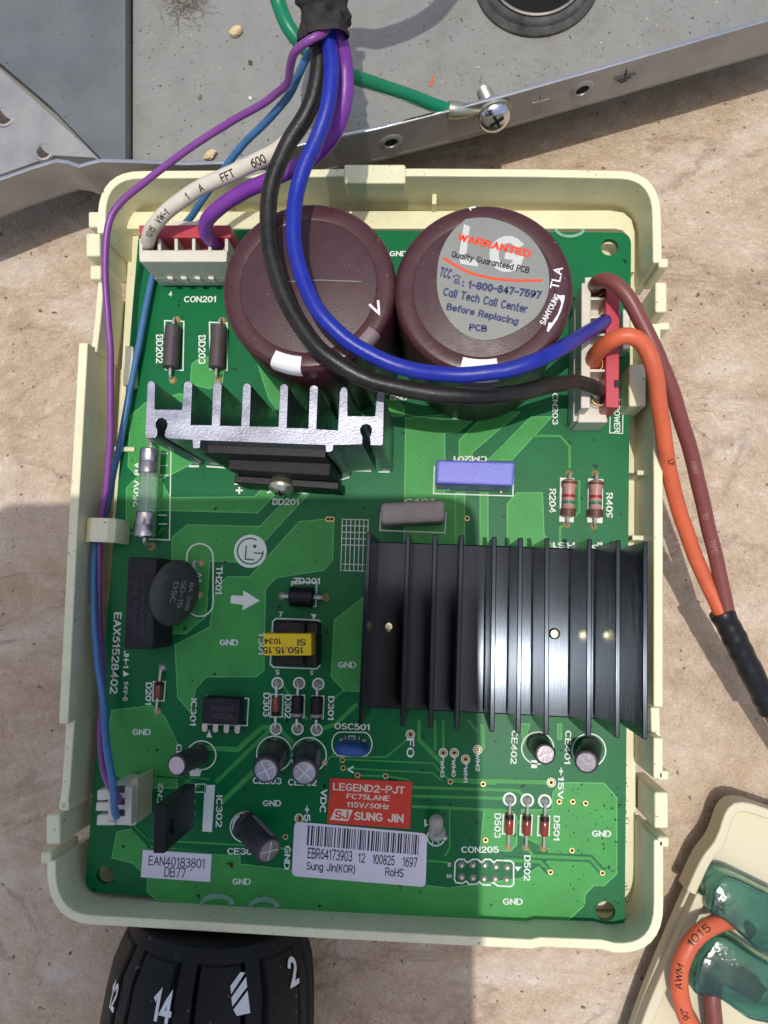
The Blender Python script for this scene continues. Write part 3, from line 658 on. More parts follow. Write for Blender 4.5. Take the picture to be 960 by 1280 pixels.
traces = [([(256, 935), (297, 937), (328, 909), (345, 909)], 6), ([(270, 978), (335, 915), (350, 912), (368, 930), (385, 930), (398, 915)], 5), ([(276, 1004), (332, 950)], 6),
    ([(398, 913), (420, 905), (446, 880)], 5), ([(427, 949), (541, 954), (563, 977), (620, 980)], 2), ([(430, 960), (541, 966), (552, 976)], 2),
    ([(560, 975), (689, 978)], 5), ([(515, 984), (647, 988), (659, 998)], 3.5), ([(515, 995), (636, 998)], 3.5), ([(515, 1008), (632, 1013), (668, 1046), (678, 1060)], 3.5),
    ([(524, 900), (524, 925), (552, 954)], 5), ([(544, 900), (544, 938)], 3), ([(554, 900), (554, 940)], 3), ([(597, 938), (604, 934), (603, 905)], 5), ([(585, 900), (597, 915)], 3),
    ([(415, 946), (483, 946), (512, 922)], 2.2), ([(406, 953), (422, 938)], 2.2), ([(447, 969), (482, 970), (508, 974), (515, 980)], 2.2), ([(520, 1074), (560, 1078)], 2.5),
    ([(180, 968), (225, 972), (250, 984)], 2.5), ([(346, 846), (384, 900)], 3), ([(250, 938), (218, 970)], 4), ([(150, 1010), (168, 1032), (186, 1050), (300, 1056), (368, 1062)], 2.2), ([(225, 985), (240, 972), (262, 974)], 2.2), ([(540, 1120), (640, 1112)], 1.8), ([(415, 875), (428, 864), (440, 864)], 2.0), ([(205, 660), (196, 668), (150, 666)], 3), ([(700, 690), (700, 660), (724, 640), (724, 600)], 3), ([(655, 545), (700, 545), (712, 558), (712, 585)], 3), ([(505, 1112), (600, 1118), (640, 1140)], 2), ([(562, 1010), (562, 1060), (556, 1070)], 2)]
for p, w in traces: trace(p, w)
# isolation gaps cut through the pour show the dark mask, with the thin track in the middle
for p, w in (([(658, 1058), (666, 1070), (738, 1073), (753, 1090)], 9), ([(630, 1075), (675, 1077), (687, 1090)], 9)):
    gz = PT + .018 + lift(); trace(p, w, z1=gz, m_=M_pcb, name='isolation_gap'); trace(p, w * .42, z1=gz + .008, name='copper_trace')
for p in ([(162, 1032), (188, 1060), (300, 1068)], [(166, 1028), (192, 1055), (300, 1062)], [(195, 970), (232, 974)]):
    trace(p, 2.2, z1=PT + .002 + lift(), m_=M_pcb, name='isolation_gap')
SZ = PT + .075                                          # silkscreen height
def silk(pts, w=1.6, closed=False):
    k = pxmm(*pts[0]); mb = MB(); mb.stroke(px(pts, 0), w / k, PT + .02, SZ, closed); return obj('printed_outline', mb, M_silk, pc, smooth=0)
def silkpoly(pts, name='printed_mark', m_=None, z1=SZ):
    mb = MB(); mb.prism(px(pts, 0), PT + .02, z1); return obj(name, mb, m_ or M_silk, pc, smooth=0)
def st(s, u, v, w, h, rot=0, bold=.03): return text(s, u, v, SZ, w, h, rot, M_silk, pc, bold)
D = -90
for a in [('CON201', 250, 374, 40, 9), ('BD202', 199.5, 436, 36, 9, D), ('BD203', 252.5, 437, 36, 9, D), ('GND', 498, 317, 22, 8), ('GND', 498, 497, 22, 8), ('BD201', 357, 627, 33, 8.5, -1),
          ('250V 8A', 171, 606, 58, 9, 88), ('TH201', 274, 725, 35, 9, D - 2), ('ZD301', 383, 726, 34, 8.5), ('GND', 286, 803, 23, 8.5), ('GND', 434, 831, 23, 8.5), ('GND', 177, 915, 23, 8.5),
          ('GND', 340, 1004, 23, 8.5), ('GND', 302, 1102, 23, 8.5), ('GND', 752, 1042, 24, 9), ('GND', 641, 1127, 25, 9), ('EAX61528402', 145, 816, 102, 11, D - 3), ('JH-1', 158, 824, 22, 7.5, D - 3), ('94V-0', 157, 864, 24, 7, D - 3),
          ('D201', 186, 867, 28, 8.5, D - 2), ('IC301', 242, 890, 34, 8.5, D - 3), ('D303', 333, 881, 30, 8.5, D - 1), ('D302', 360, 883, 30, 8.5, D - 1), ('D301', 414, 885, 30, 8.5, D - 1), ('OSC501', 440, 908, 44, 8.5, -2),
          ('CE304', 224, 950, 40, 8, D), ('CE303', 334, 976, 36, 8, -1), ('CE302', 378, 978, 36, 8, -1), ('CE301', 302, 1064, 36, 8.5, -1), ('CN2', 200, 992, 26, 8, 86), ('IC302', 274, 1014, 40, 8.5, D - 1), ('VDC', 404, 1001, 30, 9, D - 4),
          ('+5', 384, 1017, 20, 8, D), ('GND', 359, 1072, 30, 9, D - 2), ('V', 438, 962, 10, 9, D), ('FO', 513, 935, 24, 10, D), ('PWM3', 553, 958, 28, 6, D), ('PWM0', 567, 957, 28, 6, D), ('PWM1', 582, 965, 26, 6, D), ('PWM2', 597, 950, 28, 6, D),
          ('CE402', 643, 934, 42, 8.5, D - 2), ('CE401', 710, 934, 42, 8.5, D - 2), ('+15V', 701, 979, 40, 8.5, D - 2), ('D503', 622, 1032, 31, 8.5, D - 1), ('D501', 696, 1035, 31, 8.5, D - 1), ('D502', 659, 1085, 32, 8.5, D - 1),
          ('CON205', 600, 1062, 47, 9), ('CN203', 694, 511, 40, 8, D), ('POWER', 771, 524, 34, 8, D), ('R204', 691, 626, 30, 9, D), ('R409', 762, 632, 32, 9, D), ('IPM HS1', 722, 682, 62, 8.5, 180), ('CM201', 588, 574, 42, 8, 180),
          ('C101', 524, 627, 38, 8), ('4', 213, 367, 5, 7), ('+', 299, 613, 9, 9), ('~', 340, 615, 14, 4), ('~', 379, 616, 14, 4), ('-', 419, 617, 9, 2.5), ('7', 351, 768, 5, 6), ('5', 347, 840, 5, 6, 180), ('6', 390, 841, 5, 6, 180), ('9', 562, 1081, 5, 5), ('10', 561, 1095, 7, 4.5),
          ('1', 533, 1029, 5, 9, 180), ('T301', 327, 804, 28, 8, D)]:
    st(*a)
silkpoly([(154, 838), (154.5, 846), (162, 843)])
silkpoly([(289, 744), (304, 745), (304.5, 738), (325, 751), (303, 763), (304, 756), (288, 754)], 'printed_arrow')
silkpoly([(389, 767), (396, 768), (392, 775)]); silkpoly([(258, 921), (262, 912), (265, 922)])
silkpoly([(643, 1083), (652, 1083), (647, 1089)])
# round logo: disc with the face drawn in board green
c = U(313, 689); k = pxmm(313, 689)
mb = MB(); mb.prism(circ(c, 20.5 / k, 40), PT + .02, SZ); lg = obj('printed_logo', mb, M_silk, pc, smooth=0)
def lgp(pts, w): 
    mb = MB(); mb.stroke(px(pts, 0), w / k, SZ, SZ + .02); obj('logo_line', mb, M_pcb, lg, smooth=0)
lgp([(313 + 16 * math.cos(math.radians(a)), 689 - 16 * math.sin(math.radians(a))) for a in range(60, 366, 12)][::1], 1.7)
lgp([(304, 690), (304, 694), (318, 694)], 1.7) if False else lgp([(308, 682), (307, 699), (318, 700)], 1.7)
lgp([(314, 690), (328, 690)], 1.7) if False else lgp([(317, 691), (329, 692)], 1.7)
mb = MB(); mb.prism(circ(U(318.5, 683), 2.2 / k, 14), SZ, SZ + .02); obj('logo_dot', mb, M_pcb, lg, smooth=0)
# printed test table: a small grid
for i in range(9):
    if i in (5, 6): continue
    trace([(428, 649 + i * 8), (460 - (0 if i < 5 else 3), 650 + i * 8)], 1.0, SZ, M_silk, 'printed_grid_line', PT + .02)
for j in range(7): trace([(428 + j * 5.4, 649), (426 + j * 5.4, 714)], 1.0, SZ, M_silk, 'printed_grid_line', PT + .02)
# outlines
silk([(206, 401), (230, 402), (229, 463), (207, 462)], 1.5, True); silk([(262, 403), (284, 404), (284, 463), (263, 462)], 1.5, True)
silk([(214, 560), (212, 675), (186, 674)], 1.5); silk([(210, 567), (199, 567)], 1.3); silk([(210, 582), (199, 582)], 1.3); silk([(211, 594), (199, 594)], 1.3); silk([(209, 644), (198, 644)], 1.3); silk([(209, 655), (198, 655)], 1.3)
silk([(236, 583), (249, 583)], 2.2); silk([(258, 583), (300, 586), (300, 606)], 2.0); silk([(293, 607), (423, 612), (425, 600), (436, 597), (437, 588), (464, 589)], 1.5); silk([(293, 606), (306, 606.5)], 3.5); silk([(473, 590), (487, 590)], 1.6)
def oval(u, v, w, h, n=10):
    r = w / 2; out = []
    for k in range(n + 1): out.append((u + r * math.cos(math.pi * k / n), v - (h / 2 - r) - r * math.sin(math.pi * k / n)))
    for k in range(n + 1): out.append((u - r * math.cos(math.pi * k / n), v + (h / 2 - r) + r * math.sin(math.pi * k / n)))
    return out
silk(oval(250, 725, 33, 91), 1.8, True)
silk([(247, 716), (252, 719), (245, 722), (252, 726), (245, 729), (249, 733)], 1.2)
silk([(365, 727), (396, 728), (395, 758), (364, 757)], 1.5, True)
silk([(345, 773), (398, 775), (402, 779), (400, 832), (396, 836), (342, 834), (338, 830), (341, 777)], 1.6, True)
silk([(258, 870), (311, 873), (309, 907), (255, 905)], 1.5, True)
silk([(192, 852), (207, 852), (205, 876), (191, 876)], 1.4, True)
for u0, v0 in ((346, 882), (373, 883), (397, 884)): silk([(u0 - 7, v0 - 14), (u0 + 8, v0 - 14), (u0 + 7, v0 + 14), (u0 - 8, v0 + 14)], 1.4, True)
for u0, v0 in ((637, 1030), (659, 1031), (681, 1032)): silk([(u0 - 8, v0 - 12), (u0 + 6, v0 - 12), (u0 + 5, v0 + 12), (u0 - 9, v0 + 12)], 1.8, True)
silk([(415 + 25 + 25 * math.cos(a), 931 - 15 * math.sin(a)) if False else (440 + (14 + 11 * abs(math.cos(a))) * (1 if math.cos(a) > 0 else -1), 930 - 15 * math.sin(a)) for a in [2 * math.pi * k / 28 + .01 for k in range(28)]], 1.5, True)
silk([(432, 920), (432, 926), (436, 926), (436, 920), (444, 920), (444, 927), (449, 927), (449, 921)], 1.0)
silk([(543, 583), (542, 617), (641, 620), (642, 590)], 1.5); silk([(476, 640), (475, 663), (556, 666), (558, 640)], 1.5)
silkpoly([(700, 597), (718, 598), (717, 653), (699, 652)], 'printed_block'); silkpoly([(735, 598), (754, 599), (753, 654), (734, 653)], 'printed_block')
silk([(763, 500), (779, 500), (778, 542), (762, 541)], 1.2, True)
silkpoly([(256, 981), (269, 981), (265, 1040), (253, 1039)], 'printed_block'); silk([(245, 980), (257, 980), (257, 990), (245, 990)], 1.2, True)
silk([(573, 1074), (580, 1074), (584, 1078), (591, 1074), (597, 1074), (602, 1078), (606, 1074), (613, 1074), (617, 1078), (621, 1075), (638, 1076), (642, 1079), (642, 1105), (638, 1108), (622, 1107), (617, 1103), (612, 1106), (604, 1106), (599, 1102), (595, 1105), (586, 1105), (583, 1101), (578, 1104), (570, 1103), (568, 1099), (569, 1078)], 1.8, True)
for u, v, r in ((252, 944, 18), (343, 942, 22), (386, 944, 22), (307, 1034, 19), (672, 935, 20), (736, 938, 21), (545, 1046, 11)):
    silk([(u + r * math.cos(2 * math.pi * k / 30), v + r * math.sin(2 * math.pi * k / 30)) for k in range(30)], 1.6, True)
silkpoly([(236, 962), (252, 962), (250, 970), (238, 970)]); silkpoly([(664, 950), (672, 950), (671, 960), (664, 960)]); silkpoly([(566, 512), (615, 512), (615, 524), (566, 524)], 'printed_block')
silkpoly([(292, 1022), (300, 1018), (296, 1040), (290, 1036)])
silk([(548, 1050), (540, 1040), (541, 1058)], 1.0); silk([(548, 1040), (548, 1058)], 1.0)
# glue half-moons along the lower board edge and a swirl at the top
for u, v, r in ((272, 1130, 19), (330, 1133, 17)):
    mb = MB(); mb.stroke(px([(u + r * math.cos(a), v - r * .55 * math.sin(a)) for a in [math.pi * k / 14 for k in range(15)]], 0), 1.1, .02, .35)
    obj('glue_residue', mb, mat('dried glue', (150, 196, 170), .3, trans=.4, var=.2, vscale=.5), pc, smooth=0)
mb = MB(); mb.stroke(px([(712 + 17 * math.cos(a), 287 + 9 * math.sin(a)) for a in [math.pi * k / 14 for k in range(15)]], 0), .7, .02, .3); obj('glue_residue', mb, MATS['dried glue'], pc, smooth=0)
# solder pads, vias
def pad(u, v, r=5.0, m_=None, ring=None):
    k = pxmm(u, v); c = U(u, v); mt = Matrix.Translation((c.x, c.y, 0)); r /= k; mb = MB()
    mb.lathe([(r, .03), (r * .95, .16), (r * .7, .5), (r * .4, .85), (0, .95)], mt, 16); p = obj('solder_joint', mb, m_ or M_tin, pc)
    if ring:
        mb = MB(); mb.lathe([(ring / k - .25, .1), (ring / k - .25, SZ + .03), (ring / k + .12, SZ + .03), (ring / k + .12, .1)], mt, 28); obj('printed_ring', mb, M_silk, pc, smooth=0)
    return p
def via(u, v, r=3.6, ring=None):
    k = pxmm(u, v); c = U(u, v); mt = Matrix.Translation((c.x, c.y, 0)); r /= k; mb = MB()
    mb.lathe([(r, .04), (r * .9, .14), (r * .55, .14), (r * .5, .06)], mt, 16); mb.m = 1; mb.lathe([(r * .52, .085), (0, .085)], mt, 12); obj('via', mb, [M_gold, M_dark], pc)
    if ring:
        mb = MB(); mb.lathe([(ring / k - .12, .08), (ring / k - .12, SZ + .02), (ring / k + .12, SZ + .02), (ring / k + .12, .08)], mt, 24); obj('printed_ring', mb, M_silk, pc, smooth=0)
for u, v in ((584, 648), (410, 649), (415, 649), (563, 977), (604, 980), (447, 969), (482, 970), (428, 950), (429, 960), (406, 953), (699, 1002), (716, 1002), (732, 1004), (715, 1063), (753, 1091), (688, 1090), (607, 1050), (357, 1046), (375, 1023)): via(u, v)
for u, v in ((513, 918), (554, 941), (568, 941), (582, 949), (597, 937), (689, 978), (374, 1023)): via(u, v, 4, ring=5.2)
for u, v in ((577, 1081), (591, 1081), (606, 1081), (620, 1083), (634, 1084), (577, 1096), (591, 1097), (605, 1098), (619, 1098), (633, 1099)): pad(u, v, 4.6)
# ------------------------------------------------------------------ components on the board
def axis_m(p0, p1):
    d = (p1 - p0); R = d.to_track_quat('Z', 'Y').to_matrix().to_4x4(); R.translation = p0; return R, d.length
UPZ = Vector((0, 0, 1))
def boxpart(name, quad, z0, z1, m_, parent, bevel=.3, label=None, zq=None, taper=0.):
    """quad: photo pixels of the top face corners seen at height z1"""
    q = px(quad, z1 if zq is None else zq); mb = MB()
    if taper:
        c = sum(q, Vector()) / 4; mb.prism(q, z0, z1, [c + (p - c) * (1 - taper) for p in q])
    else: mb.prism(q, z0, z1)
    return obj(name, mb, m_, parent, bevel=bevel, label=label)

# two large capacitors
HC = 37.0
def big_cap(u, v, label):
    c = U(u, v, HC); r = 16.9; mt = Matrix.Translation((c.x, c.y, 0)); mb = MB()
    mb.lathe([(0, .3), (r - .4, .3), (r, .8), (r, HC - 1.3), (r - .18, HC - .7), (r - .7, HC - .15), (r - 1.3, HC), (r - 3.4, HC - .02), (r - 3.7, HC - .1), (r - 3.8, HC - .2)], mt, 72)
    o = obj('capacitor', mb, M_sleeve, pc, label=label, smooth=50)
    mb = MB(); mb.lathe([(r - 3.55, HC - .14), (r - 3.9, HC - .04), (0, HC + .05)], mt, 56); obj('top_disc', mb, M_sleeve_top, o)
    return o, c, r
capL, cL, rL = big_cap(385, 357, 'tall maroon capacitor with bare top under the black and blue wires')
capR, cR, rR = big_cap(604, 361, 'tall maroon capacitor wearing a grey warranty label')
def rim_sector(cap, c, r, a0, a1, r0, r1, m_, name, z=HC + .03, n=10, side=0.):
    mb = MB(); A = [math.radians(a0 + (a1 - a0) * k / n) for k in range(n + 1)]
    ring = [(r0, z), (r1, z)] if r1 <= r - 1.2 else [(r0, z), (r - 1.28, z), (r - .65, z - .14), (r - .12, z - .66), (r + .05, z - 1.3), (r + .05, z - 1.3 - side)]
    vs = [(c.x + q[0] * math.cos(a), c.y + q[0] * math.sin(a), q[1]) for a in A for q in ring]; w = len(ring)
    fs = [[i * w + j, i * w + j + 1, (i + 1) * w + j + 1, (i + 1) * w + j] for i in range(n) for j in range(w - 1)]
    mb.add(vs, fs); o = obj(name, mb, m_, cap, smooth=60)
    return o
rim_sector(capL, cL, rL, -113, -92, rL - 2.9, rL, M_whitep, 'polarity_mark', side=2)
rim_sector(capR, cR, rR, -104, -78, rR - 3.2, rR, M_whitep, 'polarity_mark', side=3)
rim_sector(capL, cL, rL, -48, -33, rL - 2.4, rL, mat('faded sleeve print', (120, 104, 106), .5), 'faded_mark', side=1)
text('V', 471, 386, HC + .05, 15, 20, 25, M_whitep, capL, .02); 
mb = MB(); mb.stroke(px([(358, 352), (400, 350), (452, 352)], HC + .06), .16, HC - .05, HC + .07); obj('streak', mb, mat('pale scratch', (120, 140, 126), .5), capL, smooth=0)  # thin pale greenish line across the left cap top
LP = [(225, 180), (330, 170), (430, 185), (560, 235), (680, 330), (755, 450), (780, 560), (770, 690), (700, 825), (565, 925), (420, 980), (290, 980), (165, 912), (75, 790), (35, 650), (40, 480), (70, 370), (130, 270)]
ZL = HC + .12
def z8(x, y): return (540 + x / 5.333, 240 + y / 5.335)
lp = px([z8(*p) for p in LP], ZL); lp = [Vector((p.x, p.y, 0)) for p in lp]
sp = spline(lp + [lp[0]], .8)[:-1]
mb = MB(); mb.prism(sp, HC - .3, ZL); obj('warranty_label', mb, M_labelg, capR, smooth=0)
def lt(s, x, y, w, h, rot, m_, bold=.0, dz=.03): u, v = z8(x, y); return text(s, u, v, ZL + dz, w / 5.333, h / 5.333, rot, m_, capR, bold, 'label_print')
mb = MB(); mb.prism(px([z8(*p) for p in ((213, 213), (252, 232), (226, 432), (178, 425))], ZL), ZL, ZL + .012); mb.prism(px([z8(*p) for p in ((178, 428), (226, 435), (306, 462), (306, 498), (190, 478))], ZL), ZL, ZL + .013); obj('label_print', mb, M_pale, capR, smooth=0); lt('G', 500, 412, 235, 255, -8, M_pale, .05, .01)
lt('WARRANTED', 415, 356, 505, 66, -13.5, M_orange_p, .07)
lt('Quality Guaranteed PCB', 388, 472, 530, 56, -12, M_blackp, 0.043)
lt('TCC', 92, 540, 78, 72, -14, M_navy, 0.068); lt(':', 207, 612, 12, 40, -8, M_navy, .03); lt('1-800-847-7597', 485, 650, 500, 66, -8.5, M_navy, 0.085)
lt('Call Tech Call Center', 355, 722, 575, 62, -12, M_navy, 0.060); lt('Before Replacing', 335, 818, 490, 62, -12, M_navy, 0.068); lt('PCB', 308, 906, 122, 50, -5, M_navy, 0.076)
k8 = pxmm(600, 360, ZL) * 5.333
mb = MB(); mb.stroke(spline(px([z8(*p) for p in ((78, 440), (160, 492), (260, 540), (400, 575), (560, 590), (735, 590))], ZL), .6), 18 / k8, ZL, ZL + .03); obj('label_rule', mb, M_orange_p, capR, smooth=0)
mb = MB()
for pts, w in (([(140, 572), (148, 560), (165, 556), (182, 562), (188, 578)], 9), ([(146, 608), (158, 580), (176, 582), (182, 612), (146, 608)], 7), ([(158, 596), (172, 598)], 12)): mb.stroke(px([z8(*p) for p in pts], ZL), w / k8, ZL, ZL + .03)
obj('telephone_symbol', mb, M_navy, capR, smooth=0)
def rt(s, x, y, w, h, rot, bold=.02): u, v = z8(x, y); return text(s, u, v, HC + .06, w / 5.333, h / 5.333, rot, M_whitep, capR, bold, 'sleeve_print')
rt('TLA', 828, 572, 150, 62, 78, .02); rt('SAMYOUNG', 786, 782, 225, 46, 62, .03); rt('1', 268, 112, 26, 46, 100, .01)
mb = MB(); mb.prism(px([z8(*p) for p in ((830, 690), (885, 688), (882, 720), (862, 790), (835, 850), (775, 935), (765, 925), (778, 870), (800, 872), (840, 810), (862, 745), (858, 722))], HC + .05), HC + .0, HC + .05); obj('sleeve_emblem', mb, M_whitep, capR, smooth=0)

# sawn aluminium heat sink, one extrusion
HA = 31.0
def a1(x, y): return (160 + x / 3.6923, 460 + y / 3.6944)
prof = [a1(*p) for p in ((80, 318), (78, 300), (89, 75), (96, 62), (107, 58), (118, 62), (125, 75), (122, 190), (248, 192), (257, 74), (265, 63), (277, 60), (290, 63), (297, 74), (289, 262), (385, 263), (392, 78), (400, 66), (413, 62), (426, 66), (433, 78), (425, 265), (521, 267), (530, 84), (538, 72), (548, 69), (560, 72), (568, 84), (562, 268), (693, 270), (701, 86), (709, 76), (720, 72), (732, 76), (740, 86), (733, 275), (831, 277), (838, 92), (846, 81), (857, 78), (870, 81), (878, 92), (870, 281))]
prof += [(422, 537.5), (424.5, 489), (427, 484), (430, 483), (433.5, 485), (434.6, 489), (434.6, 519.5), (468.5, 520), (471, 492), (474, 488.5), (478, 488.5), (480.5, 492), (479, 555), (476, 557), (463, 556.5), (462, 546), (464, 541), (464.5, 536), (462, 531.5), (457.5, 530), (453, 531.5), (450.5, 536), (451, 541), (453.5, 546), (453, 555.5), (417, 556.5), (416, 563), (412, 565), (407, 565), (406.5, 556.5), (250.5, 550.5), (250, 559), (248, 560.5), (241, 560.5), (240.3, 550), (208, 548), (205.5, 545), (206, 539), (208.5, 534), (209, 529), (206.5, 524.5), (202, 522.3), (197.5, 523.5), (194.5, 528), (195, 533.5), (196.8, 538), (196, 544), (193.5, 547.5), (183.5, 548)]
mb = MB(); mb.prism(px(prof, HA), .4, HA)
obj('aluminium_heat_sink', mb, M_alu, pc, bevel=.12, label='bare sawn aluminium heat sink with tall fins')
# bridge rectifier on its front, clamped with a screw
q = [U(250, 553, 26), U(408, 559, 26)]
mb = MB(); d = (q[1] - q[0]).normalized(); nn = Vector((d.y, -d.x, 0)) 
o_ = Vector((q[0].x, q[0].y, 0)); L_ = (q[1] - q[0]).length
mb.prism([o_ + nn * .0, o_ + d * L_, o_ + d * L_ + nn * 2.2, o_ + nn * 2.2], 2.5, 26.0); br = obj('bridge_rectifier', mb, M_blk, pc, bevel=.3, label='black bridge rectifier screwed to the aluminium heat sink')
t0, t1 = U(287, 566, 19), U(414, 574, 19); d = (t1 - t0).normalized(); nn = Vector((d.y, -d.x, 0)); Lb = (t1 - t0).length; o_ = Vector((t0.x, t0.y, 0))
mb = MB(); mb.prism([o_, o_ + d * Lb, o_ + d * Lb + nn * 3.6, o_ + nn * 3.6], 3, 19); obj('rectifier_body', mb, M_blkdust, br, bevel=.35)
mb = MB(); mb.prism([o_ - d * .6 + nn * 3.6, o_ + d * (Lb + 1.0) + nn * 3.6, o_ + d * (Lb + 1.0) + nn * 5.4, o_ - d * .6 + nn * 5.4], 2.6, 11.5); obj('rectifier_base', mb, M_blk, br, bevel=.35)
sc0 = o_ + d * (Lb * .46) + nn * 5.5 + UPZ * 11.3; Rm = (nn + UPZ * .35).normalized().to_track_quat('Z', 'Y').to_matrix().to_4x4(); Rm.translation = sc0
mb = MB(); mb.lathe([(0, -3), (2.0, -3), (2.8, -.2), (2.8, .3), (2.2, 1.2), (1.1, 1.7), (0, 1.8)], Rm, 24); hd = obj('clamp_screw', mb, M_brass, br)
mb = MB()
for an in (0, math.pi / 2): mb.boxm(Rm @ Matrix.Translation((0, 0, 1.5)) @ Matrix.Rotation(an, 4, 'Z'), 2.2, .5, .7)
obj('screw_recess', mb, M_hole, br, smooth=0)
for i in range(4):
    p = o_ + d * (2.5 + i * (Lb - 5) / 3) + nn * 4.5; mb = MB(); mb.prism([p + d * a + nn * b for a, b in ((-.6, -.3), (.6, -.3), (.6, .3), (-.6, .3))], 0, 3.2); obj('pin', mb, M_tin, br)

# glass fuse
f0, f1 = U(188, 561, 4.4), U(181, 672, 4.4); Rm, Lf = axis_m(f0, f1)
mb = MB(); mb.lathe([(2.1, 5.2), (2.1, Lf - 5.2)], Rm, 24); mb.lathe([(1.75, 5.2), (1.75, Lf - 5.2)], Rm, 24); fz = obj('fuse', mb, M_glass, pc, label='glass cartridge fuse with nickel end caps')
for a, b in ((0, 6.0), (Lf - 6.0, Lf)):
    mb = MB(); mb.lathe([(0, a), (2.1, a), (2.4, a + .35), (2.4, a + 2.9), (2.28, a + 3.1), (2.42, a + 3.3), (2.45, b - .3), (2.2, b), (0, b)], Rm, 24); obj('end_cap', mb, M_capend, fz)
mb = MB(); mb.tube([f0 + (f1 - f0) * t for t in (.05, .5, .95)], .12, 6); obj('fuse_wire', mb, M_tin, fz)
for p, q_ in ((f0, U(190, 553)), (f1, U(190, 683))):
    dd = (p - (f0 + f1) / 2).normalized(); mb = MB(); mb.tube(spline([p - dd * .3, p + dd * 1.0, Vector((q_.x, q_.y, 2.5)), Vector((q_.x, q_.y, 0.1))], .4), .45, 8); obj('lead', mb, M_tin, fz)
pad(190, 683, 5.5, M_gold)

# relay
rl = boxpart('relay', [(160, 696), (197, 697), (191, 812), (154, 811)], 0.3, 12.5, M_blkdust, pc, .4, 'dusty black box relay beside the disc thermistor')
for i, (s_, u, v, w) in enumerate((('JQX-12VDC', 178, 762, 70), ('10A 250VAC', 169, 758, 66), ('5A 30VDC', 187, 772, 50))): text(s_, u, v, 12.53, w, 5.5, D - 2, mat('grey relay print', (56, 54, 60), .6), rl, 0)
for u, v, r in ((175, 741, 3.5), (185, 807, 5)):
    c = U(u, v, 12.5); mb = MB(); mb.lathe([(r / 6.2, -.2), (r / 6.2, .08), (r / 6.2 - .2, .08), (r / 6.2 - .2, -.2)], Matrix.Translation(c), 18); obj('moulded_ring', mb, M_blk, rl)
mb = MB(); mb.stroke(px([(154, 804), (180, 805), (180, 811)], 12.5), .2, 12.4, 12.6); obj('moulded_line', mb, M_blk, rl)

# disc thermistor
th = math.radians(70); e1 = Vector((-math.cos(th), 0, math.sin(th))); e2 = Vector((.13, 1, 0)).normalized(); e1 = (e1 - e2 * e1.dot(e2)).normalized(); e3 = e2.cross(e1)
if e3.z < 0: e3 = -e3
cc = U(219, 741, 10.0); Rm = Matrix((e1, e2, e3)).transposed().to_4x4(); Rm.translation = cc
mb = MB(); mb.lathe([(0, -2.0), (5.4, -1.9), (6.7, -1.3), (7.35, -.4), (7.35, .4), (6.7, 1.3), (5.4, 1.9), (0, 2.05)], Rm, 40)
td = obj('disc_thermistor', mb, mat('grey green disc coating', (62, 64, 60), .62, var=.12, vscale=.3, bump=.3, bscale=1.6, specks=.3, sscale=1., scol=(96, 96, 92)), pc, label='dark grey disc thermistor leaning over the relay', smooth=60)
for s_, ox, oy, w, h in (('DSC', -2.9, -.2, 4.6, 1.7), ('SD-15', -.2, .0, 6.0, 1.7), ('8A 008', 2.5, .3, 6.4, 1.6)):
    vs, fs = glyph_fit(s_, w, h, .01); mb = MB(); rr = 2.1
    # reads downward in the photo: text x runs along -e2, text up runs along -e1 (towards the leads)
    mb.add([cc - e2 * (x + oy) - e1 * (y + ox) + e3 * (2.08 - max(0, (math.hypot(x + oy, y + ox) - 5.4)) * .33) + e3 * z for x, y, z in vs], fs); obj('disc_print', mb, mat('grey disc print', (150, 150, 142), .6), td, smooth=0, recalc=False)
for u, v in ((251, 704), (249, 743)):
    q_ = U(u, v); mb = MB(); s0 = cc - e1 * 5.6 + e2 * (4.4 if v < 720 else -2.0); mb.tube(spline([s0, Vector((q_.x - .6, q_.y, 3.0)), Vector((q_.x, q_.y, .1))], .4), .42, 8); obj('lead', mb, M_tin, td); pad(u, v, 5, M_gold)

# axial parts
def axial(name, p0, p1, r, z, L, m_, bands=(), lead=.32, label=None, bulge=0., padm=M_tin, ring=None, pr=5.0):
    a, b = U(*p0), U(*p1); mid = (a + b) / 2; dd = (b - a).normalized(); A = mid - dd * L / 2 + UPZ * z; B = mid + dd * L / 2 + UPZ * z
    Rm, Lx = axis_m(A, B); mb = MB(); mats = [m_]
    pr_ = [(0, 0), (r * .8, 0.02)] + ([(r + bulge, .4), (r + bulge, 1.5), (r, 2.1), (r, Lx - 2.1), (r + bulge, Lx - 1.5), (r + bulge, Lx - .4)] if bulge else [(r, .25), (r, Lx - .25)]) + [(r * .8, Lx - .02), (0, Lx)]
    mb.lathe(pr_, Rm, 22); o = obj(name, mb, mats, pc, label=label)
    for t, w, bm_ in bands:
        mb = MB(); rr = r + .03 + (bulge if (bulge and (t * Lx < 1.6 or t * Lx > Lx - 1.6)) else 0); mb.lathe([(rr - .1, t * Lx - w / 2), (rr, t * Lx - w / 2 + .02), (rr, t * Lx + w / 2 - .02), (rr - .1, t * Lx + w / 2)], Rm, 22); obj('colour_band', mb, bm_, o)
    for s0, e_ in ((A, a), (B, b)):
        out = (s0 - mid); out.z = 0; out.normalize(); mb = MB()
        mb.tube(spline([s0 - out * .2, Vector((e_.x, e_.y, z)) - out * .9, Vector((e_.x, e_.y, z * .75)) - out * .15, Vector((e_.x, e_.y, .2))], .35), lead, 8); obj('lead', mb, M_tin, o)
    pad(p0[0], p0[1], pr, padm, ring); pad(p1[0], p1[1], pr, M_gold if padm is M_tin and not ring else padm, ring)
    return o
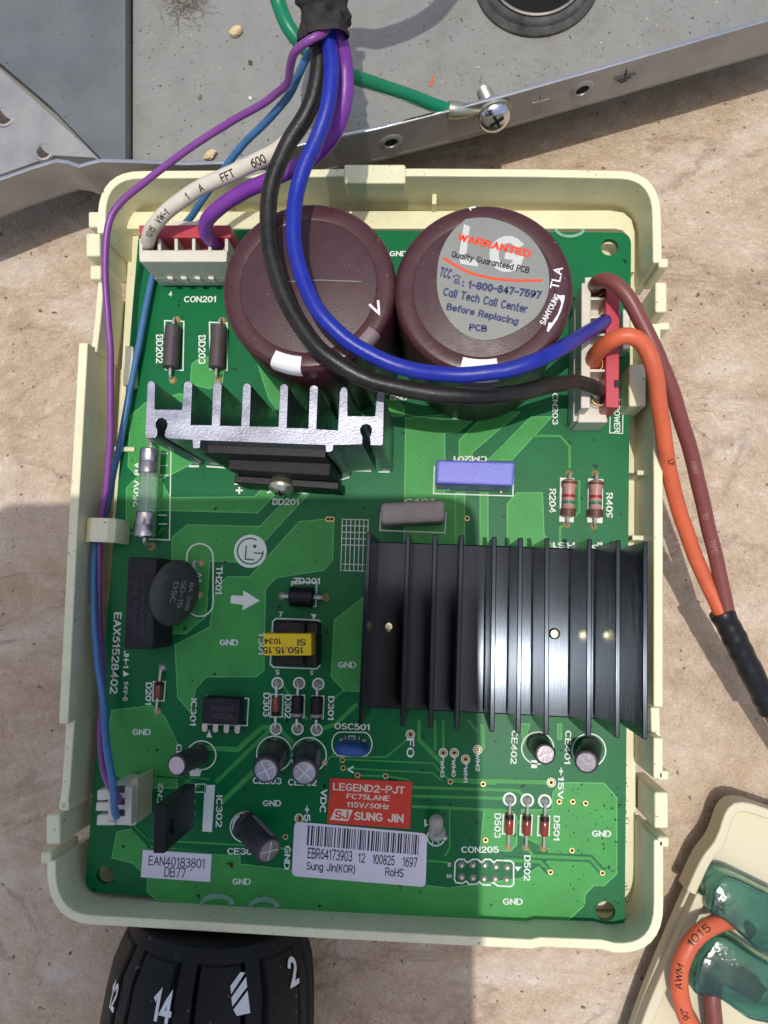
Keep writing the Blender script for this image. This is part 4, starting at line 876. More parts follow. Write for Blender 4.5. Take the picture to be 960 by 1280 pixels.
axial('ferrite_bead', (221, 400), (216, 475), 1.9, 2.2, 10.5, mat('grey ferrite', (74, 66, 68), .5, var=.1, bump=.2), label='dark grey bead BD202 left of the other bead', padm=M_gold)
axial('ferrite_bead', (278, 401), (273, 475), 1.9, 2.2, 10.5, MATS['grey ferrite'], label='dark grey bead BD203 beside the left capacitor', padm=M_gold)
axial('zener_diode', (353, 745), (407, 747), 2.3, 2.8, 5.6, M_blk, lead=.5, label='fat black diode above the yellow transformer', padm=M_gold)
axial('glass_diode', (203, 834), (197, 889), .8, 1.0, 4.0, M_reddiode, ((.15, .8, M_blk),), label='small red glass diode below the relay', ring=None)
axial('glass_diode', (347, 854), (345, 911), .85, 1.1, 4.2, M_reddiode, ((.85, .9, M_blk),), label='small red glass diode left of two black diodes', ring=7)
axial('black_diode', (374, 854), (372, 911), 1.3, 1.5, 5.0, M_blk, ((.85, .7, mat('grey band', (140, 138, 136), .5)),), label='black diode between the red and the last black diode', ring=7)
axial('black_diode', (398, 855), (396, 912), 1.3, 1.5, 5.0, M_blk, ((.85, .7, MATS['grey band']),), label='black diode rightmost of the three', ring=7)
for u, nm in ((637, 'leftmost'), (659, 'middle'), (681, 'rightmost')):
    axial('glass_diode', (u, 999 + (u - 637) * .05), (u - 2, 1058 + (u - 637) * .05), .9, 1.1, 4.2, M_reddiode, ((.14, .9, M_blk),), label=nm + ' of three red glass diodes at lower right', ring=None)
    c = U(u, 999 + (u - 637) * .05); kk = pxmm(u, 1000); mb = MB(); mb.lathe([(6.0 / kk, .1), (6.0 / kk, SZ + .03), (8.6 / kk, SZ + .03), (8.6 / kk, .1)], Matrix.Translation((c.x, c.y, 0)), 28); obj('printed_ring', mb, M_silk, pc, smooth=0)
for p0, p1, nm in (((711, 592), (708, 656), 'resistor R204 on the left'), ((744, 592), (742, 658), 'resistor R409 on the right')):
    axial('resistor', p0, p1, 1.35, 1.8, 8.6, M_resist, ((.1, .7, M_bbrown), (.2, .6, M_bgreen), (.45, .7, M_bred), (.62, .7, M_bgreen), (.88, 1.6, M_bbrown)), .38, 'salmon banded ' + nm, .3, M_gold)

# transformer with yellow tape
tb = boxpart('transformer', [(342, 776), (382, 777), (380, 833), (340, 832)], .4, 8.0, M_blk, pc, .6, 'small transformer wrapped in yellow tape')
boxpart('bobbin', [(380, 777), (398, 778), (397, 834), (379, 833)], .4, 6.0, M_blk, tb, .5)
boxpart('tape_wrap', [(329.5, 791.5), (389.5, 792), (389.5, 819.5), (329, 819.5)], 1.0, 10.5, M_yellow, tb, .25)
text('150.15.15', 354, 813, 10.53, 52, 8.5, 180, M_blackp, tb, .03); text('SI', 377, 803, 10.53, 11, 8, 180, M_blackp, tb, .03); text('1034', 341, 802, 10.53, 22, 8, 180, M_blackp, tb, .03)

# eight-pin chip (one pin missing at the top)
ic = boxpart('chip', [(253, 871), (301, 873.5), (299, 907), (251, 905)], .8, 4.4, M_blkdust, pc, .3, 'eight pin black chip beside the print IC301', taper=.03)
for s_, u, v in (('TNY278', 277, 886), ('0822A', 277, 895)): text(s_, u, v, 4.43, 30, 6, -2, mat('chip print', (72, 70, 72), .6), ic, 0)
for i in range(4):
    for sgn in (1, -1):
        if sgn == 1 and i == 2: continue
        a = U(262 + i * 13.6, 880 + i * .8, 0) if sgn == 1 else U(260 + i * 13.4, 901.5 + i * .8, 0)
        a = Vector((a.x, a.y, 0)); y = Vector((0, sgn, 0)); mb = MB()
        mb.prism([a + Vector((-.6, 0, 0)), a + Vector((.6, 0, 0)), a + Vector((.6, sgn * 1.6, 0)), a + Vector((-.6, sgn * 1.6, 0))], 2.0, 2.35); mb.prism([a + Vector((-.55, sgn * 1.6, 0)), a + Vector((.55, sgn * 1.6, 0)), a + Vector((.35, sgn * 1.95, 0)), a + Vector((-.35, sgn * 1.95, 0))], .05, 2.3); obj('pin', mb, M_tin, ic)

# small electrolytic capacitors, each leaning its own way
def ecap(base, top, r, label, m_top=M_capal, scored=True, bandang=0):
    p0, p1 = U(*base), U(*top); Rm, L = axis_m(p0, p1); mb = MB()
    mb.lathe([(0, 0), (r * .9, 0), (r, .25), (r, .9), (r * .93, 1.2), (r, 1.5), (r, L - .7), (r * .95, L - .25), (r * .8, L - .05), (r * .78, L - .05)], Rm, 30)
    o = obj('capacitor', mb, M_capsl, pc, label=label, smooth=45)
    mb = MB(); mb.lathe([(r * .8, L - .05), (r * .76, L + .03), (0, L + .05)], Rm, 26); t_ = obj('can_top', mb, m_top, o)
    if scored:
        mb = MB()
        for an in (.3, .3 + math.pi / 2): mb.boxm(Rm @ Matrix.Translation((0, 0, L + .06)) @ Matrix.Rotation(an, 4, 'Z'), r * 1.4, .16, .05)
        obj('vent_score', mb, M_whitep, o, smooth=0)
    # pale polarity stripe with two dashes on the side
    mb = MB(); A = [bandang + k * .09 for k in range(-3, 4)]
    vs = [Rm @ Vector(((r + .02) * math.cos(a), (r + .02) * math.sin(a), h)) for a in A for h in (1.7, L - .8)]
    mb.add(vs, [[2 * i, 2 * i + 1, 2 * i + 3, 2 * i + 2] for i in range(6)]); obj('polarity_stripe', mb, mat('pale sleeve stripe', (132, 126, 128), .5), o)
    pad(base[0], base[1] - r * 4.6, 3.5, M_gold)
    return o
ecap((250, 943, .3), (220.5, 957, 10.5), 2.35, 'small capacitor with pink white top left of the others', mat('pinkish white top', (214, 186, 190), .5), False)
ecap((344, 940, .3), (332, 963, 11), 2.95, 'left of two side by side small capacitors with scored tops')
ecap((386, 942, .3), (380.5, 966, 11), 2.95, 'right of two side by side small capacitors with scored tops')
ecap((306, 1030, 2.2), (337, 1064, 9.5), 3.0, 'small capacitor leaning over left of the barcode sticker', mat('brownish can top', (140, 128, 122), .45, metal=.4), True)
ecap((671, 930, .3), (682, 943, 9), 2.3, 'left of two small capacitors in front of the black heat sink', MATS['aluminium can top'], False)
ecap((738, 934, .3), (732.5, 953, 10), 2.5, 'right of two small capacitors in front of the black heat sink', MATS['aluminium can top'], False)

# box film capacitors
fb = boxpart('film_capacitor', [(546, 574.5), (644, 577), (642, 607.5), (544.5, 604)], .5, 10, M_bluecap, pc, .5, 'periwinkle blue box capacitor above the black heat sink')
boxpart('raised_edge', [(549, 577), (641, 579.5), (639.5, 604.5), (547.5, 601.5)], 9.9, 10.12, M_bluecap, fb, .1)
for u, v in ((560, 612), (626, 615)): pad(u, v, 3)
boxpart('film_capacitor', [(475, 628), (556, 624), (556.5, 652), (476, 656)], .5, 8.5, [M_browncap], pc, 1.1, 'dusty grey brown box capacitor left of the blue one')

# black finned heat sink
HB, BB = 28.0, 8.0
ftop = [(461, 665), (510, 667), (544, 668), (577, 669), (618, 671), (651, 672), (684, 672.5), (737, 674), (773, 675), (807, 677)]
fbot = [(450.5, 906), (503, 908), (538, 910), (571, 912), (615, 915), (648, 917), (683, 919), (736, 921), (772, 922.5), (806.5, 924.5)]
ft = px(ftop, HB); fbm = px(fbot, HB)
mb = MB(); mb.prism([ft[0] + Vector((-.6, -.4, 0)), ft[-1] + Vector((.6, -.4, 0)), fbm[-1] + Vector((.6, .4, 0)), fbm[0] + Vector((-.6, .4, 0))], 4.5, BB)
bs = obj('black_heat_sink', mb, M_ablack, pc, bevel=.3, label='black anodised heat sink with ten upright fins')
for i, (a, b) in enumerate(zip(ft, fbm)):
    mb = MB(); mb.stroke([a, b], [.95, .95], BB - .2, HB); mb.m = 0
    obj('fin', mb, M_ablack, bs, bevel=.2)
for u, v in ((486, 783), (693, 792), (727, 792)):
    c = U(u, v, BB + .2); mb = MB(); mb.lathe([(1.25, -.3), (1.2, .3), (.8, .7), (0, .8)], Matrix.Translation(c), 20); obj('rivet', mb, M_brass, bs)
ca = [U(600, 700, 4.5), U(790, 890, 4.5)]
mb = MB(); c0 = U(640, 790, 4); mb.prism([c0 + Vector((a, b, 0)) for a, b in ((-26, -12), (26, -12), (26, 12), (-26, 12))], .4, 4.5); obj('power_module', mb, M_blk, bs, bevel=.3)

# connectors
w1 = boxpart('connector', [(173, 312), (284, 312), (283, 327), (174, 327)], 5.5, 15, M_wplastic, pc, .35, 'white four way connector with red latch at upper left')
boxpart('header_base', [(201, 322), (283, 322), (283, 358), (201, 358)], .2, 4.6, M_wplastic, w1, .3, zq=0)
boxpart('header_step', [(190, 318), (283, 318), (283, 350), (197, 350)], 3.5, 6.5, M_wplastic, w1, .3, zq=5)
boxpart('red_latch', [(173, 281), (288, 281), (289, 297), (175, 297)], 6, 15.5, M_red, w1, .3)
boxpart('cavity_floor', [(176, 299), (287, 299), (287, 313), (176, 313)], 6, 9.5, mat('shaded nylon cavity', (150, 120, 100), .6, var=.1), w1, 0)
boxpart('back_wall', [(214, 276), (264, 276), (264, 282), (214, 282)], 6, 13, M_wplastic, w1, .3)
for u in (176, 199, 220, 242, 262, 283): boxpart('divider', [(u - 2.2, 298), (u + 2.2, 298), (u + 2.0, 314), (u - 2.0, 314)], 7, 15.2, M_wplastic, w1, .15)
for u in (213, 230, 247, 264): boxpart('contact_slot', [(u - 4, 344), (u + 3, 344), (u + 6, 352), (u - 1, 352)], 4.4, 6.9, M_wplastic, w1, .2, zq=5.5)
w2 = boxpart('connector', [(727, 353), (739, 353), (738, 510), (726, 510)], 3, 15, M_wplastic, pc, .3, 'white power connector with red latch at right')
boxpart('housing_back', [(731, 346), (757, 346), (757, 520), (727, 520)], .3, 8.5, M_wplastic, w2, .3, zq=9)
boxpart('header_side', [(716, 390), (728, 388), (727, 530), (714, 530)], .2, 7.5, M_wplastic, w2, .3, zq=5)
boxpart('end_block', [(731, 346), (756, 346), (756, 355), (731, 355)], 2, 14, M_wplastic, w2, .3)
boxpart('end_block', [(725, 505), (756, 507), (760, 528), (722, 528)], .3, 9, M_wplastic, w2, .3)
boxpart('red_latch', [(757, 344), (775, 344), (774, 510), (757, 509)], 7, 15.5, M_red, w2, .3)
boxpart('latch_lug', [(768, 475), (775.5, 475), (775.5, 484), (768, 484)], 15.2, 15.8, M_blk, w2, .1)
for v in (373, 396, 418, 441, 463, 486): boxpart('divider', [(736, v - 2), (757, v - 1.5), (757, v + 1.5), (736, v + 2)], 6, 14.6, M_wplastic, w2, .15)
boxpart('side_guard', [(776, 390), (785, 392), (785, 440), (776, 440)], .2, 6, M_wplastic, w2, .3, zq=4)
w3 = boxpart('connector', [(135, 982), (165, 984), (164, 1032), (134, 1031)], .4, 12, M_wplastic, pc, .3, 'small white three way connector at lower left')
for q_, z0, z1 in (([(121, 988), (137, 986), (136, 1000), (121, 1001)], 6, 11.5), ([(120, 1003), (137, 1003), (136, 1014), (119, 1014)], 6, 11.5), ([(121, 1019), (137, 1018), (136, 1032), (120, 1032)], 6, 11.5), ([(134, 1027), (144, 1027), (144, 1032), (134, 1032)], 11, 12.8)): boxpart('housing_tab', q_, z0, z1, M_wplastic, w3, .3)
boxpart('header_shroud', [(162, 976), (172, 972), (170, 1031), (161, 1033)], .2, 9.5, mat('yellowed nylon', (204, 192, 158), .45, var=.05), w3, .2)
for v in (987, 1002, 1016): boxpart('wire_slot', [(146, v - 4), (156, v - 4), (156, v + 4), (146, v + 4)], 11.5, 12.06, mat('slot interior', (74, 56, 50), .6), w3, 0)

# standing black regulator
p0, p1 = U(207, 1007, 22), U(206, 1067, 22); d = (p1 - p0).normalized(); nn = Vector((-d.y, d.x, 0)) ; nn = nn if nn.x > 0 else -nn; Lr = (p1 - p0).length; o_ = Vector((p0.x, p0.y, 0))
Rp = Matrix((d, UPZ, nn)).transposed().to_4x4(); Rp.translation = o_
pts = [(0, 3.5), (Lr, 3.5), (Lr, 22), (0, 22)]
holes = [circ((Lr * .55, 18.0), 1.55, 20)]
mm_ = plate([Vector(p) for p in pts], holes, -2.4, 0)
mb = MB(); mb.add([Rp @ v for v in mm_.v], mm_.f); rg = obj('voltage_regulator', mb, M_blk, pc, bevel=.2, label='standing black regulator with a round hole above the part number label')
mb = MB(); mb.lathe([(1.5, -2.0), (1.2, -1.2), (0, -1.0)], Rp @ Matrix.Translation((Lr * .55, 18.0, 0)), 16); obj('hole_sleeve', mb, M_chrome, rg)
mb = MB(); mb.boxm(Rp @ Matrix.Translation((Lr * .25, 12, .8)), Lr * .5, 15, 1.6); obj('tab', mb, M_blkdust, rg, bevel=.3) if False else None
for i in range(3):
    mb = MB(); mb.boxm(Rp @ Matrix.Translation((Lr * (.22 + .28 * i), 1.9, -1.0)), .8, 4.0, .5); obj('pin', mb, M_tin, rg)

# LED, blue ceramic resonator
c = U(546, 1040, 0); tp = U(545, 1024, 8.0); Rm, L = axis_m(Vector((c.x, c.y, .6)), tp)
mb = MB(); mb.lathe([(0, 0), (1.9, 0), (1.9, .8), (1.55, .9), (1.5, L - 1.6), (1.3, L - .7), (.7, L - .15), (0, L)], Rm, 24); ld = obj('light_diode', mb, M_led, pc, label='clear domed light diode right of the barcode sticker')
mb = MB(); mb.lathe([(0, L * .35), (.7, L * .38), (.75, L * .62), (0, L * .66)], Rm, 12); obj('reflector_cup', mb, M_gold, ld)
pad(556, 1047, 4.2)
a, b = U(419, 934, 4.5), U(462, 937, 4.5); mb = MB(); n_ = 26; mid = (a + b) / 2; ex = (b - a) / 2
pts = []
rows = [(-4.2, .25), (-3.4, .8), (-1.5, 1.0), (1.0, 1.0), (2.4, .75), (2.9, .3)]
for h, s_ in rows:
    for k in range(n_):
        an = 2 * math.pi * k / n_; cx = math.copysign(abs(math.cos(an)) ** .7, math.cos(an)); pts.append(mid + ex * cx * (.55 + .45 * s_) + Vector((0, 1.55 * s_ * math.sin(an), h)))
fs = [[i * n_ + k, i * n_ + (k + 1) % n_, (i + 1) * n_ + (k + 1) % n_, (i + 1) * n_ + k] for i in range(len(rows) - 1) for k in range(n_)] + [list(range(n_))[::-1], [(len(rows) - 1) * n_ + k for k in range(n_)]]
mb.add(pts, fs); obj('ceramic_resonator', mb, M_blueosc, pc, label='rough blue ceramic resonator below the print OSC501', smooth=60)
for u, v in ((427, 925), (441, 925), (455, 926)): pad(u, v, 3.4)

# stickers
def sticker(name, pts, m_, label, r=0., z1=.22):
    P = px(pts, z1); P = rpoly(P, r) if r else P; mb = MB(); mb.prism(P, .03, z1); return obj(name, mb, m_, pc, smooth=0, label=label)
rs = sticker('red_sticker', [(413, 972.5), (515.5, 977.5), (512.5, 1036), (409, 1029)], M_redst, 'red sticker with white lettering')
for s_, u, v, w, h, b_ in (('LEGEND2-PJT', 461, 985.5, 90, 10.5, .03), ('FC75LANE', 460, 996.5, 54, 7.5, .03), ('115V/60Hz', 460, 1007, 54, 7.5, .03), ('SUNG JIN', 473.5, 1021.5, 62, 12, .045)): text(s_, u, v, .25, w, h, -3.2, mat('cream print', (226, 206, 186), .5), rs, b_)
mb = MB(); mb.prism(px([(419, 1011), (441, 1012.5), (435, 1026.5), (412.5, 1024.5)], .25), .2, .25); em = obj('sticker_emblem', mb, MATS['cream print'], rs, smooth=0); text('SJ', 427, 1018.5, .275, 17, 10, -4, M_redst, rs, .03)
ws = sticker('barcode_sticker', [(368, 1027), (534, 1042), (532, 1109), (364.5, 1095)], M_paper, 'white barcode sticker', 1.2, z1=.3)
rnd = random.Random(11); u = 385.0; mb = MB(); kk = 5.5
def bx(u, f): return (u, 1031.5 + (u - 385) * .088 + f)
while u < 525:
    w = rnd.choice((1.0, 1.0, 1.6, 2.2)); mb.prism(px([bx(u, 0), bx(u + w, 0), (bx(u + w, 25)[0] - 1.6, bx(u + w, 25)[1]), (bx(u, 25)[0] - 1.6, bx(u, 25)[1])], .32), .3, .33); u += w + rnd.choice((.9, 1.0, 1.5, 2.2))
obj('barcode', mb, M_blackp, ws, smooth=0, kind='stuff')
for s_, u, v, w, h in (('EBR64173903', 412.5, 1068, 56, 14), ('12', 452, 1072, 9, 12), ('100825', 479.5, 1074.5, 28, 12.5), ('1697', 512.5, 1077.5, 18.5, 13), ('Sung Jin(KOR)', 413.5, 1085.5, 61, 12.5), ('RoHS', 493, 1090.5, 23, 10.5)): text(s_, u, v, .33, w, h, -4.5, M_blackp, ws, .01)
es = sticker('part_label', [(178.5, 1062.5), (264.5, 1068), (262.5, 1102.5), (176, 1096.5)], M_paper, 'white label printed with a part number', z1=.25)
text('EAN40183801', 220.5, 1077.5, .28, 70, 12.5, -3.5, M_blackp, es, 0); text('DB77', 219, 1090.5, .28, 27, 12, -3.5, M_blackp, es, 0)
# dust specks and hairs strewn over the board
mb = MB(); rnd = random.Random(21)
for i in range(260):
    u, v = rnd.uniform(120, 780), rnd.uniform(620, 1150)
    if rnd.random() < .3: u, v = rnd.uniform(690, 790), rnd.uniform(980, 1160)
    c = U(u, v, 0); a = rnd.uniform(0, 6.3); l = rnd.uniform(.15, .8); wd = rnd.choice((.06, .09, .12, .2)); d = Vector((math.cos(a), math.sin(a), 0)); n_ = Vector((-d.y, d.x, 0)) * rnd.uniform(-.25, .25)
    if abs(c.x) < 59 and abs(c.y) < 78: mb.tube([c - d * l * .5 + UPZ * .12, c + n_ + UPZ * .16, c + d * l * .5 + UPZ * .12], [wd * .4, wd * .6, wd * .3], 4)
obj('dust_specks', mb, mat('dark dust', (34, 40, 30), .9), pc, kind='stuff')
mb = MB()
for i in range(38):
    v = rnd.choice((rnd.uniform(950, 1010), rnd.uniform(1010, 1060), rnd.uniform(1100, 1160))); a = U(783 + (v - 950) * -.005, v, 0); l = rnd.uniform(.3, 1.1); an = rnd.uniform(-1.2, 1.2)
    p0 = Vector((60.0 - rnd.uniform(0, .4), a.y, -.2)); p1 = p0 + Vector((math.cos(an) * l, math.sin(an) * l, rnd.uniform(-.6, .2))); mb.tube(spline([p0, (p0 + p1) / 2 + Vector((0, rnd.uniform(-.4, .4), .1)), p1], .3), .06, 4)
obj('edge_fibres', mb, MATS['dark dust'], pc, kind='stuff')

# brass crimp contacts where the wires enter the right and upper left connectors
for u, v, z, par in ((744, 361, 12.5, w2), (742, 455, 12.5, w2), (750, 496, 12.5, w2), (757, 402, 13.0, w2), (186, 311, 12.5, w1), (272, 307, 12.5, w1)):
    c = U(u, v, z); mb = MB(); mb.lathe([(1.78, -1.6), (1.95, -.8), (2.0, .3), (1.82, .3), (1.75, -1.2)], Matrix.Translation(c), 22); obj('crimp_contact', mb, M_gold, par)
# ------------------------------------------------------------------ wires
def wire(name, pts, r, m_, label, cat='wire', grp=None, step=.9, seg=16, wob=.3):
    P = spline(pz(pts), step)
    rnd = random.Random(len(name) * 7 + len(pts))
    P = [p + Vector((mnoise.noise(p * .06 + Vector((len(pts), 0, 0))), mnoise.noise(p * .06 + Vector((0, 9, 0))), 0)) * wob + Vector((mnoise.noise(p * .17 + Vector((4, len(pts), 0))), mnoise.noise(p * .17 + Vector((0, 3, len(pts)))), 0)) * wob * .5 for p in P]
    mb = MB(); mb.tube(P, r, seg); o = obj(name, mb, m_, None, label=label, cat=cat, group=grp, smooth=60)
    WP[o.name] = (P, r); return o
WP = {}
def wire_text(o, s, u, v, h, m_, flip=False, w=None, bold=.02, turn=0.):
    """print s along a wire, on the side that faces up, at the path point nearest photo pixel u, v"""
    P, r = WP[o.name]; best = min(range(1, len(P) - 1), key=lambda i: (P[i] - U(u, v, P[i].z)).length)
    L = [0.]
    for i in range(1, len(P)): L.append(L[-1] + (P[i] - P[i - 1]).length)
    vs, fs = glyph_fit(s, w, h, bold); s0 = L[best]; out = []
    for x, y, z in vs:
        if flip: x, y = -x, -y
        t = s0 + x; i = min(max(1, next((k for k in range(len(L)) if L[k] > t), len(L) - 1)), len(L) - 1)
        f = (t - L[i - 1]) / max(1e-6, L[i] - L[i - 1]); p = P[i - 1].lerp(P[i], f); tg = (P[min(len(P) - 1, i + 2)] - P[max(0, i - 3)]).normalized()
        up = (CAM - p).normalized(); up = (up - tg * up.dot(tg)).normalized(); sd = up.cross(tg); a = y / r + turn
        out.append(p + (up * math.cos(a) + sd * math.sin(a)) * (r + .05 + z))
    mb = MB(); mb.add(out, fs); obj('printed_text', mb, m_, o, smooth=0, recalc=False)
W_green = wire('green_wire', [(640, -560, 60), (600, -450, 60), (575, -375, 60), (524, -318, 60), (444, -284, 60), (385, -268, 58), (345, -180, 50), (335, -90, 41), (340, -30, 35), (348, 2, 32), (361, 33, 31), (380, 58, 29), (405, 78, 27), (435, 93, 22), (475, 107, 15), (520, 123, 7), (552, 135, 2.4), (566, 139, 1.5)], 1.55, M_greenw, 'green earth wire running behind the taped bundle to the screw')
W_purple = wire('purple_wire', [(404, -60, 52), (412, 5, 49), (424, 52, 46.5), (430, 85, 44), (429, 125, 42), (415, 168, 39), (385, 200, 35), (345, 222, 31), (305, 240, 28), (272, 262, 25), (257, 279, 21.5), (260, 296, 17), (273, 307, 11)], 1.6, M_purplew, 'thick purple wire entering the upper left connector')
W_white = wire('white_wire', [(396, -60, 51), (403, 15, 48), (400, 70, 45), (385, 140, 39), (350, 186, 35), (302, 211, 31), (250, 235, 27.5), (212, 260, 24), (191, 284, 20), (185, 302, 15), (186, 312, 9)], 1.65, M_whitew, 'white printed wire entering the upper left connector')
W_black = wire('black_wire', [(652, -552, 62), (614, -440, 62), (582, -370, 61.5), (527, -313, 61.5), (445, -279, 61.5), (389, -264, 60), (372, -180, 57), (384, -110, 54.5), (394, -60, 52), (400, 15, 49), (400, 62, 47), (397, 100, 46), (384, 140, 45), (360, 180, 44), (342, 220, 43.5), (335.5, 262, 43), (338, 310, 43), (351, 362, 43), (375, 408, 43), (411, 447, 43), (460, 475, 42), (520, 489, 40.5), (590, 495, 38.5), (650, 490, 34), (698, 481, 27.5), (728, 480, 21), (746, 487, 16.5), (750, 498, 10)], 1.62, M_blackw, 'black wire arching over the left capacitor to the right connector')  # off-frame start loops beside the green wire, added to deepen its shadow
W_blue = wire('blue_wire', [(400, -60, 52.5), (406, 10, 50), (411, 50, 48.8), (414, 90, 48.5), (411, 128, 48), (398, 168, 47), (381, 205, 46.5), (371, 240, 46), (368, 275, 46), (371, 315, 46), (383, 358, 46), (406, 398, 46), (446, 434, 45), (500, 459, 44), (560, 468, 42), (620, 464, 41.5), (672, 450, 40.5), (708, 432, 35), (735, 415, 25), (752, 404, 17.5), (760, 399, 11)], 1.45, M_bluew, 'bright blue wire arching over the left capacitor to the right connector')
W_tp = wire('thin_purple_wire', [(412, 30, 50), (406, 40, 51), (392, 48, 52), (377, 57, 51), (367, 68, 49), (363, 84, 46), (359, 104, 42), (338, 122, 37), (290, 151, 31), (240, 184, 27), (190, 221, 24), (157, 247, 22), (139, 270, 21), (132.5, 300, 20), (131.5, 340, 18), (135.5, 400, 15), (138.5, 460, 12), (138, 540, 8), (133.5, 600, 5), (128, 640, 3), (125.5, 664, 2.5), (123, 700, 2.5), (123, 760, 3), (127, 830, 3.5), (128, 880, 5), (126.5, 930, 8), (131, 965, 12.5), (141, 988, 15), (150, 998, 12.5), (151, 1001, 9)], .78, M_thinp, 'thin purple wire running down the left side of the tray')
W_tb = wire('thin_blue_wire', [(402, 40, 45), (395, 58, 44.5), (384, 72, 43.5), (374, 92, 41), (362, 117, 37), (336, 149, 31), (305, 181, 25), (275, 219, 19), (250, 254, 14), (236, 274, 10), (215, 294, 5), (198, 312, 2.4), (191, 342, 2.0), (177, 410, 2.4), (166, 470, 2.6), (155, 530, 2.4), (143, 588, 1.5), (132, 640, .8), (121, 664, 2.0), (117, 700, 3.5), (117, 760, 4.5), (122, 830, 6), (130, 890, 8), (134, 935, 13), (140, 975, 16.5), (143.5, 1008, 15), (146, 1018, 12.3), (147, 1020, 9)], .8, M_thinb, 'thin light blue wire running down the left side of the tray')
W_brown = wire('brown_wire', [(745, 366, 9), (744, 358, 14.5), (750, 352, 19), (765, 353, 21.5), (783, 369, 22), (801, 400, 21), (822, 445, 19), (845, 505, 14), (868, 585, 6), (887, 665, 0), (903, 735, -4), (912, 775, -6)], 1.62, M_brownw, 'brown wire from the top of the right connector to the black sleeve')
W_orange = wire('orange_wire', [(742, 458, 9), (742, 451, 14.5), (750, 437, 19.5), (767, 425, 23), (787, 420, 24), (806, 432, 23), (819, 465, 21), (827, 525, 15), (837, 590, 8), (855, 655, 1), (876, 712, -4), (900, 765, -6), (908, 783, -6.2)], 1.72, M_orangew, 'orange wire from the right connector to the black sleeve')
for s_, u, v, h in (('1015', 187, 284, 1.5), ('VW-1', 208, 268, 1.7), ('1', 240, 247, 1.6), ('A', 258, 240, 1.7), ('FFT', 290, 224, 1.7), ('600', 328, 203, 1.8)): wire_text(W_white, s_, u, v, h, M_blackp, True)
wire_text(W_black, '105°C', 378, 165, 1.5, mat('dark grey print', (14, 14, 15), .5), True)
wire_text(W_orange, 'LF', 825, 575, 1.4, M_blackp, False, turn=.5)
for u, v, s_ in ((866, 580, 'AWM'), (880, 640, '10'), (890, 680, '75°C')): wire_text(W_brown, s_, u, v, 1.4, mat('pale brown print', (160, 120, 112), .5), False, bold=0)
# taped bundle
P = spline(pz([(375, -260, 62), (380, -180, 59), (392, -90, 55), (399, -30, 52.5), (403, 15, 50.5), (406, 48, 49.2)]), .5)
mb = MB(); n = len(P); seg = 40; fr = frames(P); vs = []; fs = []
for i, (p, t, u_, w_) in enumerate(fr):
    for k in range(seg):
        a = 2 * math.pi * k / seg; q = (u_ * math.cos(a) * .95 + w_ * math.sin(a) * 1.08)
        s_ = (i * .5) % 6.5; wrapz = .75 * (((i * .5 + a * 1.0) / 6.5) % 1.0)
        rr = 3.6 + wrapz + .8 * mnoise.noise(Vector((q.x * 1.4, q.y * 1.4, q.z * 1.4)) + p * .3) + .55 * mnoise.noise(q * 3.2 + p * .8)
        vs.append(p + q * rr)
for i in range(n - 1):
    for k in range(seg): fs.append([i * seg + k, i * seg + (k + 1) % seg, (i + 1) * seg + (k + 1) % seg, (i + 1) * seg + k])
mb.add(vs, fs); obj('cable_tape', mb, M_tape, None, label='wrinkled black cloth tape wrapped round the wire bundle at the top', cat='cable tape', smooth=60)
# heat shrink sleeve where orange and brown join, and the single wire going on
P = spline(pz([(901, 764, -6), (912, 785, -7), (928, 818, -9), (944, 850, -11), (957, 876, -13), (962, 888, -14)]), .6)
mb = MB(); rs_ = [2.75 + .05 * math.sin(i * .55) * min(1, i / 20) + .3 * mnoise.noise(Vector((i * .3, 0, 0))) for i in range(len(P))]; mb.tube(P, rs_, 20); obj('heat_shrink_sleeve', mb, M_shrink, None, label='black heat shrink sleeve joining the orange and brown wires', cat='sleeve', smooth=60)
wire('brown_lead', [(956, 874, -13), (964, 892, -14.5), (985, 935, -18), (1015, 985, -24), (1060, 1010, -27)], 1.7, M_brownw, 'short brown wire leaving the black sleeve at the right edge')
# ring terminal crimped on the green wire
q, o, t = lip_frame(616, 0, -.6); e_ = W_green
P0 = U(560, 137, 2.0); rt_ = thing('ring_terminal', 'dull crimped ring terminal on the end of the green wire', 'terminal', P0)
P1 = q + o * .9
mb = MB(); pth = [P0.lerp(P1, k / 10) for k in range(11)]; mb.tube(pth, [1.95, 2.05, 2.0, 1.85, 1.7, 1.2, .9, .8, .8, .7, .6], 12); obj('crimp_barrel', mb, M_thread, rt_)
Rm = o.to_track_quat('Z', 'Y').to_matrix().to_4x4(); Rm.translation = P1 - o * .4
mb = MB(); mb.lathe([(2.0, 0), (4.3, 0), (4.3, .7), (2.0, .7)], Rm, 28, close=True); obj('ring', mb, M_thread, rt_)

